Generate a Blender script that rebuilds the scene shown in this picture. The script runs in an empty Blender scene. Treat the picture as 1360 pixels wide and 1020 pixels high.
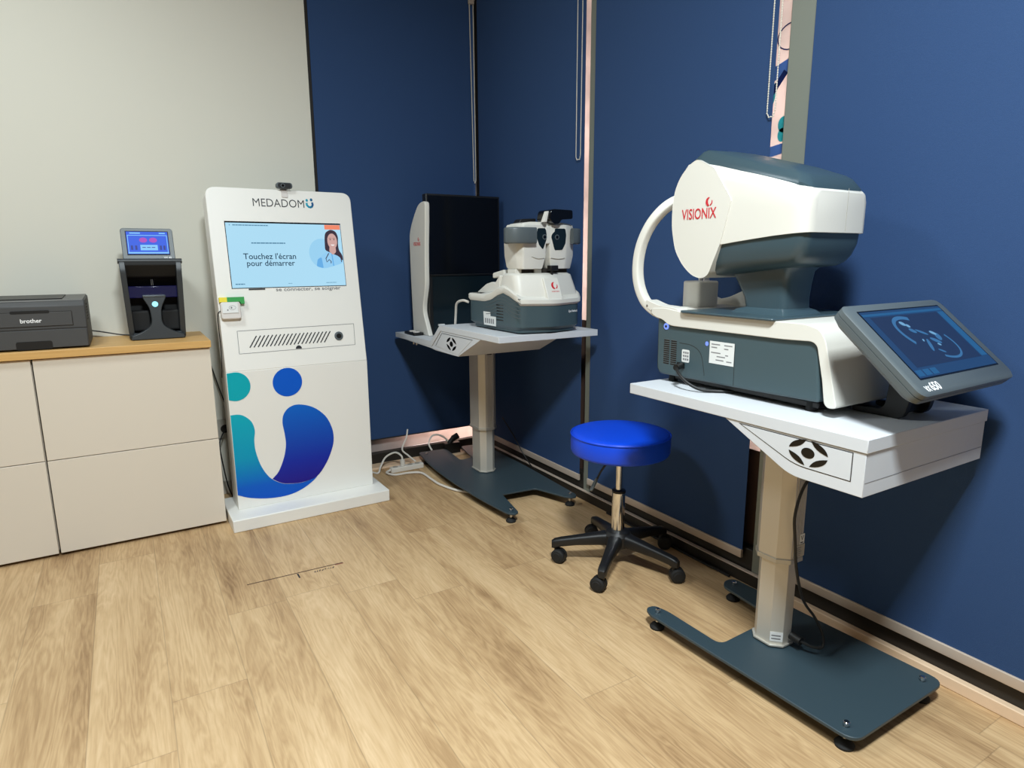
import bpy, bmesh, math, random
from mathutils import Vector, Matrix
random.seed(7)
PI = math.pi
C = bpy.context.scene.collection
ORG = {}          # object -> world matrix used to bring world-built meshes into local space

# ------------------------------------------------------------------ materials
def lin(c):
    c = c / 255.0
    return c / 12.92 if c <= 0.04045 else ((c + 0.055) / 1.055) ** 2.4
def col(r, g, b): return (lin(r), lin(g), lin(b), 1.0)

def mat(name, rgb, rough=0.5, metal=0.0, bump=0.0, bscale=400.0, var=0.0, vscale=6.0, spec=0.5, coat=0.0):
    m = bpy.data.materials.new(name); m.use_nodes = True
    nt = m.node_tree; b = nt.nodes['Principled BSDF']
    b.inputs['Base Color'].default_value = col(*rgb)
    b.inputs['Roughness'].default_value = rough
    b.inputs['Metallic'].default_value = metal
    b.inputs['Specular IOR Level'].default_value = spec
    b.inputs['Coat Weight'].default_value = coat
    tc = nt.nodes.new('ShaderNodeTexCoord')
    if var > 0:
        n = nt.nodes.new('ShaderNodeTexNoise'); n.inputs['Scale'].default_value = vscale; n.inputs['Detail'].default_value = 4
        nt.links.new(tc.outputs['Object'], n.inputs['Vector'])
        mx = nt.nodes.new('ShaderNodeMixRGB'); mx.blend_type = 'MIX'
        c = col(*rgb)
        mx.inputs[1].default_value = (c[0]*(1-var), c[1]*(1-var), c[2]*(1-var), 1)
        mx.inputs[2].default_value = (min(1, c[0]*(1+var)), min(1, c[1]*(1+var)), min(1, c[2]*(1+var)), 1)
        nt.links.new(n.outputs['Fac'], mx.inputs[0]); nt.links.new(mx.outputs[0], b.inputs['Base Color'])
    if bump > 0:
        n2 = nt.nodes.new('ShaderNodeTexNoise'); n2.inputs['Scale'].default_value = bscale; n2.inputs['Detail'].default_value = 3
        nt.links.new(tc.outputs['Object'], n2.inputs['Vector'])
        bp = nt.nodes.new('ShaderNodeBump'); bp.inputs['Strength'].default_value = bump; bp.inputs['Distance'].default_value = 0.002
        nt.links.new(n2.outputs['Fac'], bp.inputs['Height']); nt.links.new(bp.outputs['Normal'], b.inputs['Normal'])
    return m

def glow(name, rgb, strength=1.0, rough=0.15):
    m = bpy.data.materials.new(name); m.use_nodes = True
    b = m.node_tree.nodes['Principled BSDF']
    b.inputs['Base Color'].default_value = (0.01, 0.01, 0.012, 1)
    b.inputs['Roughness'].default_value = rough
    b.inputs['Emission Color'].default_value = col(*rgb)
    b.inputs['Emission Strength'].default_value = strength * 0.5
    return m

def ramp_mat(name, axis, a, b_, stops, rough=0.35):
    """printed gradient along one object axis"""
    m = bpy.data.materials.new(name); m.use_nodes = True
    nt = m.node_tree; b = nt.nodes['Principled BSDF']; b.inputs['Roughness'].default_value = rough; b.inputs['Specular IOR Level'].default_value = 0.2
    tc = nt.nodes.new('ShaderNodeTexCoord'); sx = nt.nodes.new('ShaderNodeSeparateXYZ')
    nt.links.new(tc.outputs['Object'], sx.inputs[0])
    mr = nt.nodes.new('ShaderNodeMapRange'); mr.inputs[1].default_value = a; mr.inputs[2].default_value = b_
    nt.links.new(sx.outputs[axis], mr.inputs[0])
    cr = nt.nodes.new('ShaderNodeValToRGB')
    el = cr.color_ramp.elements
    el[0].position = stops[0][0]; el[0].color = col(*stops[0][1])
    el[1].position = stops[-1][0]; el[1].color = col(*stops[-1][1])
    for p, c in stops[1:-1]:
        e = el.new(p); e.color = col(*c)
    nt.links.new(mr.outputs[0], cr.inputs[0]); nt.links.new(cr.outputs[0], b.inputs['Base Color'])
    return m

def floor_mat():
    m = bpy.data.materials.new('oak_plank_floor'); m.use_nodes = True
    nt = m.node_tree; N = nt.nodes; L = nt.links; b = N['Principled BSDF']
    def math_(op, a, bb=None, c=None):
        n = N.new('ShaderNodeMath'); n.operation = op
        for i, v in enumerate((a, bb, c)):
            if v is None: continue
            if isinstance(v, (int, float)): n.inputs[i].default_value = v
            else: L.new(v, n.inputs[i])
        return n.outputs[0]
    g = N.new('ShaderNodeNewGeometry'); s = N.new('ShaderNodeSeparateXYZ'); L.new(g.outputs['Position'], s.inputs[0])
    X, Y = s.outputs[0], s.outputs[1]
    W, LEN = 0.1955, 1.28
    u = math_('DIVIDE', math_('ADD', X, 0.005), W)
    row = math_('FLOOR', u); fu = math_('FRACT', u)
    wn = N.new('ShaderNodeTexWhiteNoise'); wn.noise_dimensions = '1D'; L.new(math_('ADD', row, 31.7), wn.inputs['W'])
    v = math_('ADD', math_('DIVIDE', Y, LEN), wn.outputs['Value'])
    cl = math_('FLOOR', v); fv = math_('FRACT', v)
    cid = N.new('ShaderNodeCombineXYZ'); L.new(row, cid.inputs[0]); L.new(cl, cid.inputs[1])
    w2 = N.new('ShaderNodeTexWhiteNoise'); w2.noise_dimensions = '3D'; L.new(cid.outputs[0], w2.inputs['Vector'])
    # grain coordinates: stretched along the plank, shifted per plank
    sh = N.new('ShaderNodeVectorMath'); sh.operation = 'SCALE'; L.new(w2.outputs['Color'], sh.inputs[0]); sh.inputs['Scale'].default_value = 37.0
    gc = N.new('ShaderNodeCombineXYZ')
    L.new(math_('MULTIPLY', X, 8.5), gc.inputs[0]); L.new(math_('MULTIPLY', Y, 0.85), gc.inputs[1])
    ga = N.new('ShaderNodeVectorMath'); ga.operation = 'ADD'; L.new(gc.outputs[0], ga.inputs[0]); L.new(sh.outputs[0], ga.inputs[1])
    n1 = N.new('ShaderNodeTexNoise'); n1.inputs['Scale'].default_value = 1.3; n1.inputs['Detail'].default_value = 5; n1.inputs['Distortion'].default_value = 0.35
    L.new(ga.outputs[0], n1.inputs['Vector'])
    # cathedral rings
    rings = math_('FRACT', math_('MULTIPLY', n1.outputs['Fac'], 16.0))
    rings = math_('ABSOLUTE', math_('SUBTRACT', rings, 0.5))
    gf = N.new('ShaderNodeCombineXYZ'); L.new(math_('MULTIPLY', X, 190.0), gf.inputs[0]); L.new(math_('MULTIPLY', Y, 9.0), gf.inputs[1])
    n2 = N.new('ShaderNodeTexNoise'); n2.inputs['Scale'].default_value = 1.0; n2.inputs['Detail'].default_value = 3
    gf2 = N.new('ShaderNodeVectorMath'); gf2.operation = 'ADD'; L.new(gf.outputs[0], gf2.inputs[0]); L.new(sh.outputs[0], gf2.inputs[1])
    L.new(gf2.outputs[0], n2.inputs['Vector'])
    # slow colour clouds and knots
    gs = N.new('ShaderNodeCombineXYZ'); L.new(math_('MULTIPLY', X, 8.0), gs.inputs[0]); L.new(math_('MULTIPLY', Y, 1.25), gs.inputs[1])
    gs2 = N.new('ShaderNodeVectorMath'); gs2.operation = 'ADD'; L.new(gs.outputs[0], gs2.inputs[0]); L.new(sh.outputs[0], gs2.inputs[1])
    n3 = N.new('ShaderNodeTexNoise'); n3.inputs['Scale'].default_value = 1.0; n3.inputs['Detail'].default_value = 4
    L.new(gs2.outputs[0], n3.inputs['Vector'])
    vo = N.new('ShaderNodeTexVoronoi'); vo.inputs['Scale'].default_value = 0.62; L.new(gs2.outputs[0], vo.inputs['Vector'])
    knot = N.new('ShaderNodeMapRange'); knot.inputs[1].default_value = 0.05; knot.inputs[2].default_value = 0.30
    knot.inputs[3].default_value = 1.0; knot.inputs[4].default_value = 0.0; L.new(vo.outputs['Distance'], knot.inputs[0])
    k2 = math_('POWER', knot.outputs[0], 2.2)
    # brightness factor
    f = math_('MULTIPLY_ADD', n3.outputs['Fac'], 1.15, -0.575)
    f = math_('MULTIPLY_ADD', math_('SUBTRACT', n2.outputs['Fac'], 0.5), 0.42, f)
    f = math_('MULTIPLY_ADD', math_('SUBTRACT', rings, 0.25), 0.42, f)
    f = math_('MULTIPLY_ADD', math_('SUBTRACT', w2.outputs['Value'], 0.5), 0.26, f)
    f = math_('MULTIPLY_ADD', k2, -0.48, f)
    f = math_('ADD', f, 0.52)
    cr = N.new('ShaderNodeValToRGB'); L.new(f, cr.inputs[0])
    e = cr.color_ramp.elements
    e[0].position = 0.0; e[0].color = col(134, 102, 70)
    e[1].position = 1.0; e[1].color = col(220, 190, 150)
    q = e.new(0.35); q.color = col(178, 145, 105)
    q = e.new(0.62); q.color = col(200, 168, 126)
    # seams
    du = math_('MULTIPLY', math_('MINIMUM', fu, math_('SUBTRACT', 1.0, fu)), W)
    dv = math_('MULTIPLY', math_('MINIMUM', fv, math_('SUBTRACT', 1.0, fv)), LEN)
    d = math_('MINIMUM', du, dv)
    seam = N.new('ShaderNodeMapRange'); seam.inputs[1].default_value = 0.0004; seam.inputs[2].default_value = 0.0022
    seam.inputs[3].default_value = 0.74; seam.inputs[4].default_value = 1.0; L.new(d, seam.inputs[0])
    mx = N.new('ShaderNodeVectorMath'); mx.operation = 'SCALE'
    L.new(cr.outputs[0], mx.inputs[0]); L.new(seam.outputs[0], mx.inputs['Scale'])
    L.new(mx.outputs[0], b.inputs['Base Color'])
    b.inputs['Roughness'].default_value = 0.5; b.inputs['Specular IOR Level'].default_value = 0.35
    bp = N.new('ShaderNodeBump'); bp.inputs['Strength'].default_value = 0.12; bp.inputs['Distance'].default_value = 0.002
    L.new(n2.outputs['Fac'], bp.inputs['Height']); L.new(bp.outputs['Normal'], b.inputs['Normal'])
    return m

def wood_mat(name, a, b_, axis=0, rough=0.45):
    m = bpy.data.materials.new(name); m.use_nodes = True
    nt = m.node_tree; N = nt.nodes; L = nt.links; b = N['Principled BSDF']
    tc = N.new('ShaderNodeTexCoord'); mp = N.new('ShaderNodeMapping')
    sc = [40, 40, 40]; sc[axis] = 2.0; mp.inputs['Scale'].default_value = sc
    L.new(tc.outputs['Object'], mp.inputs[0])
    n = N.new('ShaderNodeTexNoise'); n.inputs['Scale'].default_value = 1.0; n.inputs['Detail'].default_value = 5; n.inputs['Distortion'].default_value = 0.4
    L.new(mp.outputs[0], n.inputs['Vector'])
    cr = N.new('ShaderNodeValToRGB'); cr.color_ramp.elements[0].position = 0.3; cr.color_ramp.elements[1].position = 0.7
    cr.color_ramp.elements[0].color = col(*a); cr.color_ramp.elements[1].color = col(*b_)
    L.new(n.outputs['Fac'], cr.inputs[0]); L.new(cr.outputs[0], b.inputs['Base Color']); b.inputs['Roughness'].default_value = rough
    return m

def glass_mat():
    m = bpy.data.materials.new('window_glass'); m.use_nodes = True
    nt = m.node_tree; N = nt.nodes; L = nt.links
    N.remove(N['Principled BSDF'])
    t = N.new('ShaderNodeBsdfTransparent'); g = N.new('ShaderNodeBsdfGlossy'); g.inputs['Roughness'].default_value = 0.02
    f = N.new('ShaderNodeFresnel'); f.inputs['IOR'].default_value = 1.45
    mx = N.new('ShaderNodeMixShader'); L.new(f.outputs[0], mx.inputs[0]); L.new(t.outputs[0], mx.inputs[1]); L.new(g.outputs[0], mx.inputs[2])
    L.new(mx.outputs[0], N['Material Output'].inputs[0])
    return m

def film_mat(name, rgb):
    m = bpy.data.materials.new(name); m.use_nodes = True
    nt = m.node_tree; N = nt.nodes; L = nt.links
    N.remove(N['Principled BSDF'])
    t = N.new('ShaderNodeBsdfTranslucent'); d = N.new('ShaderNodeBsdfDiffuse')
    t.inputs[0].default_value = col(*rgb); d.inputs[0].default_value = col(*rgb)
    tc = N.new('ShaderNodeTexCoord'); n = N.new('ShaderNodeTexNoise'); n.inputs['Scale'].default_value = 5.0; n.inputs['Detail'].default_value = 3
    L.new(tc.outputs['Object'], n.inputs['Vector'])
    cr = N.new('ShaderNodeValToRGB'); cr.color_ramp.elements[0].position = 0.3; cr.color_ramp.elements[1].position = 0.7
    cr.color_ramp.elements[0].color = col(*[int(c*0.85) for c in rgb]); cr.color_ramp.elements[1].color = col(*rgb)
    L.new(n.outputs['Fac'], cr.inputs[0]); L.new(cr.outputs[0], t.inputs[0]); L.new(cr.outputs[0], d.inputs[0])
    mx = N.new('ShaderNodeMixShader'); mx.inputs[0].default_value = 0.4
    L.new(t.outputs[0], mx.inputs[1]); L.new(d.outputs[0], mx.inputs[2]); L.new(mx.outputs[0], N['Material Output'].inputs[0])
    return m

M = dict(
    wall=mat('warm_grey_wall_paint', (218, 215, 202), 0.85, bump=0.05, bscale=300, var=0.02, vscale=2),
    wall2=mat('low_bounce_wall_paint', (125, 120, 112), 0.9),  # unseen walls, darkened on purpose to throw back less light
    ceil=mat('low_bounce_ceiling_paint', (170, 168, 164), 0.9),  # unseen ceiling, also darkened to reduce bounce light
    floor=floor_mat(),
    blind=mat('navy_blind_fabric', (47, 73, 114), 0.82, bump=0.35, bscale=700, var=0.07, vscale=350, spec=0.25),
    frame=mat('dark_bronze_frame', (46, 42, 38), 0.45, metal=0.2, spec=0.4),
    post=mat('grey_green_frame', (128, 132, 122), 0.45, metal=0.25, var=0.05),
    bar=mat('aluminium_bar', (205, 188, 172), 0.4, metal=0.3),
    trimw=mat('pale_trim_wood', (226, 196, 164), 0.5, var=0.05, vscale=20),
    trimlow=mat('grey_baseboard', (176, 170, 158), 0.6),
    chain=mat('white_bead_chain', (226, 220, 205), 0.35),
    lac=mat('cream_lacquer', (221, 211, 196), 0.35, spec=0.4),
    gap=mat('dark_gap', (40, 34, 28), 0.9),
    oak=wood_mat('oak_worktop', (198, 152, 88), (221, 178, 112), 0),
    white=mat('white_powder_coat', (236, 234, 228), 0.42, bump=0.03, bscale=500),
    shell=mat('white_plastic_shell', (218, 215, 206), 0.42, bump=0.02, bscale=600, spec=0.4),
    teal=mat('dark_slate_plastic', (64, 82, 88), 0.42, bump=0.08, bscale=900),
    teal2=mat('dark_slate_satin', (58, 76, 84), 0.3, bump=0.03, bscale=900),
    bezel=mat('grey_bezel_plastic', (84, 92, 95), 0.4, bump=0.06, bscale=900),
    black=mat('black_plastic', (22, 22, 23), 0.42, bump=0.05, bscale=800),
    gloss=mat('black_gloss_panel', (7, 8, 10), 0.12),
    gloss2=mat('dark_smoked_panel', (16, 30, 36), 0.3),
    rubber=mat('black_rubber', (18, 18, 18), 0.75),
    printer=mat('charcoal_printer_plastic', (68, 68, 68), 0.55, bump=0.25, bscale=900),
    printer2=mat('lighter_charcoal_plastic', (96, 95, 92), 0.5, bump=0.2, bscale=900),
    lens=mat('graphite_plastic', (46, 50, 53), 0.4, bump=0.08, bscale=900),
    lens2=mat('graphite_silver', (90, 97, 103), 0.35, metal=0.3),
    desk=mat('cool_grey_laminate', (206, 209, 213), 0.5, bump=0.03, bscale=500, var=0.02, vscale=30),
    base=mat('slate_base_plate', (50, 66, 74), 0.45, bump=0.2, bscale=1200, var=0.08, vscale=700),
    alu=mat('champagne_aluminium', (206, 200, 188), 0.38, metal=0.35, var=0.03, vscale=3),
    alu2=mat('aluminium_collar', (190, 186, 176), 0.4, metal=0.4),
    chrome=mat('chrome', (225, 225, 225), 0.08, metal=1.0),
    steel=mat('steel', (190, 190, 192), 0.25, metal=1.0),
    seat=mat('bright_blue_vinyl', (6, 70, 215), 0.4, bump=0.06, bscale=300, spec=0.45),
    red=mat('red_print', (200, 34, 46), 0.5),
    ink=mat('black_print', (30, 30, 36), 0.5),
    wink=mat('white_print', (238, 238, 238), 0.5),
    gink=mat('grey_print', (128, 128, 130), 0.5),
    label=mat('white_label', (225, 226, 224), 0.5),
    wcable=mat('white_cable', (226, 220, 210), 0.5),
    bcable=mat('black_cable', (16, 16, 16), 0.5),
    glass=glass_mat(),
    film=film_mat('pale_window_film', (236, 224, 218)),
    brownf=mat('brown_window_film', (84, 62, 52), 0.6, var=0.1, vscale=4),
    band=film_mat('blue_film_print', (120, 160, 225)),
    tealp=film_mat('teal_film_print', (90, 215, 222)),
    navyp=film_mat('navy_film_print', (50, 66, 130)),
    yellow=mat('yellow_print', (235, 215, 50), 0.5),
    green=mat('green_print', (34, 150, 64), 0.5),
    lightgrey=mat('light_grey_plastic', (214, 208, 203), 0.45),
    scr=glow('kiosk_screen_blue', (176, 224, 248), 0.95),
    scr_or=glow('kiosk_screen_orange', (245, 140, 105), 0.95),
    scr_txt=glow('kiosk_screen_text', (14, 56, 82), 0.9),
    scr_ltx=glow('kiosk_screen_small_text', (90, 140, 170), 0.9),
    skin=glow('kiosk_screen_skin', (214, 172, 164), 0.9),
    hair=glow('kiosk_screen_hair', (62, 46, 56), 0.9),
    coatm=glow('kiosk_screen_coat', (150, 208, 246), 0.95),
    coat2=glow('kiosk_screen_coat_shade', (104, 176, 232), 0.95),
    smile=glow('kiosk_screen_smile', (250, 244, 244), 0.95),
    halo=glow('kiosk_screen_halo', (156, 212, 244), 0.95),
    ls_bl=glow('meter_screen_blue', (22, 84, 225), 0.95, 0.6),
    ls_lt=glow('meter_screen_light', (130, 200, 250), 0.95, 0.6),
    ls_ro=glow('meter_screen_rose', (180, 60, 190), 0.9, 0.6),
    ls_dk=glow('meter_screen_dark', (14, 40, 140), 0.9, 0.6),
    ls_led=glow('meter_lens_light', (150, 235, 255), 1.6),
    ls_bay=glow('meter_bay_blue', (16, 16, 70), 0.6),
    vx_bg=glow('analyser_screen_blue', (12, 64, 112), 0.8, 0.25),
    vx_md=glow('analyser_screen_mid', (22, 96, 150), 0.8, 0.25),
    vx_dk=glow('analyser_screen_dark', (8, 40, 80), 0.8, 0.25),
    vx_lt=glow('analyser_screen_light', (120, 180, 225), 0.8, 0.25),
    vx_ft=glow('analyser_screen_faint', (56, 118, 172), 0.8, 0.25),
    led=glow('blue_led', (120, 150, 255), 1.2),
)
M['teal_grad'] = ramp_mat('logo_teal_to_blue', 2, 0.08, 0.52, [(0.0, (8, 80, 190)), (0.18, (10, 92, 196)), (0.5, (8, 150, 188)), (1.0, (10, 170, 188))])
M['blue_grad'] = ramp_mat('logo_blue_to_violet', 2, 0.13, 0.53, [(0.0, (36, 22, 128)), (0.3, (22, 44, 160)), (1.0, (8, 100, 200))])
M['logo_small'] = ramp_mat('small_logo_gradient', 0, 0.43, 0.47, [(0.0, (40, 170, 195)), (1.0, (20, 50, 120))])

# ------------------------------------------------------------------ object helpers
def link(o, parent=None):
    C.objects.link(o)
    if parent is not None: o.parent = parent
    return o
def thing(name, label, cat, loc=(0, 0, 0), rz=0.0, group=None, frame=None):
    o = bpy.data.objects.new(name, None); o.empty_display_size = 0.05; C.objects.link(o)
    mw = frame if frame is not None else Matrix.Translation(loc) @ Matrix.Rotation(rz, 4, 'Z')
    o.matrix_world = mw; ORG[o] = mw.copy()
    o['label'] = label; o['category'] = cat
    if group: o['group'] = group
    return o
def ob(name, bm, m, parent=None, bev=0.0, seg=2, smooth=30, sub=0, local=False):
    """link a bmesh (built in world space unless local) as one mesh object under its thing"""
    me = bpy.data.meshes.new(name)
    bmesh.ops.recalc_face_normals(bm, faces=bm.faces)
    mw = Matrix.Identity(4)
    if parent is not None:
        mw = ORG[parent]
    if parent is not None and not local:
        bm.transform(mw.inverted())
    bm.to_mesh(me); bm.free()
    mats = m if isinstance(m, (list, tuple)) else [m]
    for x in mats: me.materials.append(x)
    for p in me.polygons: p.use_smooth = smooth > 0
    if smooth > 0: me.set_sharp_from_angle(angle=math.radians(smooth))
    o = bpy.data.objects.new(name, me); link(o, parent)
    ORG[o] = mw
    if bev > 0:
        b = o.modifiers.new('bevel', 'BEVEL'); b.width = bev; b.segments = seg; b.limit_method = 'ANGLE'; b.angle_limit = math.radians(40)
        b.harden_normals = False
    if sub > 0:
        s = o.modifiers.new('subsurf', 'SUBSURF'); s.levels = sub; s.render_levels = sub
    return o
def tag(o, label, cat, group=None):
    o['label'] = label; o['category'] = cat
    if group: o['group'] = group
    return o
def struct(o, label=None, cat=None):
    o['kind'] = 'structure'
    if label: o['label'] = label
    if cat: o['category'] = cat
    return o
def solo(name, bm, m, label, cat, origin=(0, 0, 0), group=None, **k):
    """a thing that is one mesh, its origin at its base"""
    bm.transform(Matrix.Translation(-Vector(origin)))
    o = ob(name, bm, m, None, **k); o.location = origin; ORG[o] = Matrix.Translation(origin)
    return tag(o, label, cat, group)

def nb(): return bmesh.new()
def box(bm, x0, x1, y0, y1, z0, z1, mi=0):
    vs = [bm.verts.new((x, y, z)) for z in (z0, z1) for y in (y0, y1) for x in (x0, x1)]
    fs = []
    for q in ((0, 2, 3, 1), (4, 5, 7, 6), (0, 1, 5, 4), (2, 6, 7, 3), (0, 4, 6, 2), (1, 3, 7, 5)):
        f = bm.faces.new([vs[i] for i in q]); f.material_index = mi; fs.append(f)
    return bm
def loft(bm, rings, cap=True, closed=True, mi=0):
    rv = [[bm.verts.new(p) for p in r] for r in rings]
    n = len(rv[0])
    for a, b in zip(rv[:-1], rv[1:]):
        for i in range(n if closed else n - 1):
            j = (i + 1) % n
            f = bm.faces.new((a[i], a[j], b[j], b[i])); f.material_index = mi
    if cap:
        for r in (rv[0][::-1], rv[-1]):
            f = bm.faces.new(r); f.material_index = mi
    return bm
def prism(bm, pts, axis, a, b, mi=0):
    """pts: 2D outline in the two other axes, extruded along axis from a to b"""
    def P(p, t):
        if axis == 'x': return (t, p[0], p[1])
        if axis == 'y': return (p[0], t, p[1])
        return (p[0], p[1], t)
    return loft(bm, [[P(p, a) for p in pts], [P(p, b) for p in pts]], mi=mi)
def rrect(x0, x1, y0, y1, r, n=5):
    out = []
    for cx, cy, a0 in ((x1 - r, y1 - r, 0), (x0 + r, y1 - r, 90), (x0 + r, y0 + r, 180), (x1 - r, y0 + r, 270)):
        for i in range(n + 1):
            a = math.radians(a0 + 90.0 * i / n); out.append((cx + r * math.cos(a), cy + r * math.sin(a)))
    return out
def rpoly(pts, rad, n=4):
    """round every corner of a polygon; rad number or list"""
    out = []; N = len(pts)
    for i, p in enumerate(pts):
        r = rad[i] if isinstance(rad, (list, tuple)) else rad
        a = Vector(pts[i - 1]); b = Vector(p); c = Vector(pts[(i + 1) % N])
        if r <= 0: out.append(tuple(b)); continue
        d1 = (a - b); d2 = (c - b); l1, l2 = d1.length, d2.length
        d1.normalize(); d2.normalize()
        t = min(r, l1 * 0.49, l2 * 0.49)
        s, e = b + d1 * t, b + d2 * t
        for k in range(n + 1):
            q = k / n
            out.append(tuple((1 - q) ** 2 * s + 2 * q * (1 - q) * b + q * q * e))
    return out
def lathe(bm, prof, c, seg=32, mi=0):
    rings = [[(c[0] + r * math.cos(2 * PI * i / seg), c[1] + r * math.sin(2 * PI * i / seg), c[2] + z) for i in range(seg)] for r, z in prof]
    return loft(bm, rings, mi=mi)
def cyl(bm, p, q, r, seg=16, r2=None):
    p, q = Vector(p), Vector(q); d = (q - p).normalized()
    s = d.orthogonal().normalized(); t = d.cross(s)
    r2 = r if r2 is None else r2
    return loft(bm, [[p + (s * math.cos(a) + t * math.sin(a)) * r for a in [2 * PI * i / seg for i in range(seg)]],
                     [q + (s * math.cos(a) + t * math.sin(a)) * r2 for a in [2 * PI * i / seg for i in range(seg)]]])
def cr_smooth(pts, n=8):
    P = [Vector(p) for p in pts]; P = [P[0] * 2 - P[1]] + P + [P[-1] * 2 - P[-2]]
    out = []
    for i in range(1, len(P) - 2):
        a, b, c, d = P[i - 1], P[i], P[i + 1], P[i + 2]
        for k in range(n):
            t = k / n
            out.append(0.5 * ((2 * b) + (c - a) * t + (2 * a - 5 * b + 4 * c - d) * t * t + (3 * b - a - 3 * c + d) * t ** 3))
    out.append(P[-2]); return out
def sweep(bm, pts, prof, up=(0, 0, 1)):
    pts = [Vector(p) for p in pts]; up = Vector(up); rings = []; last = None
    for i, p in enumerate(pts):
        t = (pts[min(i + 1, len(pts) - 1)] - pts[max(i - 1, 0)]).normalized()
        s = t.cross(up)
        if s.length < 1e-4: s = last if last is not None else t.orthogonal()
        s.normalize()
        if last is not None and s.dot(last) < 0: s = -s
        last = s; w = s.cross(t).normalized()
        rings.append([p + s * a + w * b for a, b in prof])
    return loft(bm, rings)
def circ(r, n=8): return [(r * math.cos(2 * PI * i / n), r * math.sin(2 * PI * i / n)) for i in range(n)]
def tube(bm, pts, r, n=8, sm=6):
    """round tube along a smoothed path (parallel transport)"""
    P = cr_smooth(pts, sm) if sm > 1 else [Vector(p) for p in pts]
    rings = []; s = None
    for i, p in enumerate(P):
        t = (P[min(i + 1, len(P) - 1)] - P[max(i - 1, 0)])
        t = t.normalized() if t.length > 1e-9 else Vector((0, 0, 1))
        s = t.orthogonal() if s is None else s - t * s.dot(t)
        s.normalize(); w = t.cross(s)
        rings.append([p + s * a + w * b for a, b in circ(r, n)])
    return loft(bm, rings)
def flat(bm, pts, T, off, th=0.0006):
    """thin print: outline pts (a,b) on plane T = (origin, u, v, n); sits off..off+th above the surface"""
    o, u, v, n = T
    return loft(bm, [[o + u * a + v * b + n * off for a, b in pts], [o + u * a + v * b + n * (off + th) for a, b in pts]])
def pbox(bm, T, a0, a1, b0, b1, n0, n1):
    o, u, v, n = T
    return loft(bm, [[o + u * a + v * b + n * k for a, b in ((a0, b0), (a1, b0), (a1, b1), (a0, b1))] for k in (n0, n1)])
def ell(cx, cy, rx, ry, n=24, a0=0.0, a1=360.0):
    k = n if abs(a1 - a0) >= 360 else n + 1
    return [(cx + rx * math.cos(math.radians(a0 + (a1 - a0) * i / n)), cy + ry * math.sin(math.radians(a0 + (a1 - a0) * i / n))) for i in range(k)]
def stroke(pts, w):
    """polyline -> ribbon outline"""
    P = [Vector(p) for p in pts]; L, R = [], []
    for i, p in enumerate(P):
        t = (P[min(i + 1, len(P) - 1)] - P[max(i - 1, 0)]).normalized(); s = Vector((-t.y, t.x)) * w / 2
        L.append(tuple(p + s)); R.append(tuple(p - s))
    return L + R[::-1]
def plane(o, u, v):
    u, v = Vector(u).normalized(), Vector(v).normalized(); return (Vector(o), u, v, u.cross(v))
FONTCACHE = {}
def text(name, s, T, a, b, width, height, m, parent, off=0.001, bold=0.0, shear=0.0, th=0.0004):
    """lettering fitted to a box width x height whose lower left corner is (a,b) on plane T"""
    cu = bpy.data.curves.new('t', 'FONT'); cu.body = s; cu.size = 1.0; cu.offset = bold; cu.shear = shear
    cu.resolution_u = 3
    to = bpy.data.objects.new('t', cu); C.objects.link(to)
    dg = bpy.context.evaluated_depsgraph_get(); dg.update()
    me = bpy.data.meshes.new_from_object(to.evaluated_get(dg))
    bm = nb(); bm.from_mesh(me)
    bpy.data.objects.remove(to); bpy.data.meshes.remove(me); bpy.data.curves.remove(cu)
    xs = [v.co.x for v in bm.verts]; ys = [v.co.y for v in bm.verts]
    x0, x1, y0, y1 = min(xs), max(xs), min(ys), max(ys)
    o, u, v, n = T
    r = bmesh.ops.extrude_face_region(bm, geom=bm.faces[:])
    ext = {e for e in r['geom'] if isinstance(e, bmesh.types.BMVert)}
    for w in bm.verts:
        p = o + u * (a + (w.co.x - x0) / (x1 - x0) * width) + v * (b + (w.co.y - y0) / (y1 - y0) * height) + n * (off + (th if w in ext else 0))
        w.co = p
    return ob(name, bm, m, parent, smooth=0)

# ------------------------------------------------------------------ room shell
YL = 3.50      # face of the left wall
XR = 1.885     # plane of the right hand blinds
struct(ob('floor', box(nb(), -2.6, 2.0, -2.2, 3.62, -0.06, 0.0), M['floor'], smooth=0))
struct(ob('ceiling', box(nb(), -2.6, 2.06, -2.2, 3.66, 3.0, 3.06), M['ceil'], smooth=0))
b = nb(); box(b, -2.6, 0.912, YL, 3.62, 0.0, 3.0); struct(ob('wall_left', b, M['wall'], smooth=0))
b = nb(); box(b, 0.912, 1.96, 3.53, 3.62, 2.86, 3.0); struct(ob('wall_left_header', b, M['wall2'], smooth=0)).name = 'trim_1'
b = nb(); box(b, 1.9, 2.0, -2.2, 3.53, 2.86, 3.0); struct(ob('trim_2', b, M['wall2'], smooth=0))
b = nb(); box(b, 1.9, 2.0, -2.2, -0.45, 0.0, 2.86); struct(ob('wall_right', b, M['wall2'], smooth=0))
b = nb(); box(b, -2.6, 2.0, -2.3, -2.2, 0.0, 3.0); struct(ob('wall_back', b, M['wall2'], smooth=0))
b = nb(); box(b, -2.7, -2.6, -2.3, 3.62, 0.0, 3.0); struct(ob('wall_far_left', b, M['wall2'], smooth=0))
b = nb(); box(b, -2.6, 0.91, 3.488, YL, 0.0, 0.07); struct(ob('baseboard_left', b, M['trimlow'], bev=0.002))

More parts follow.
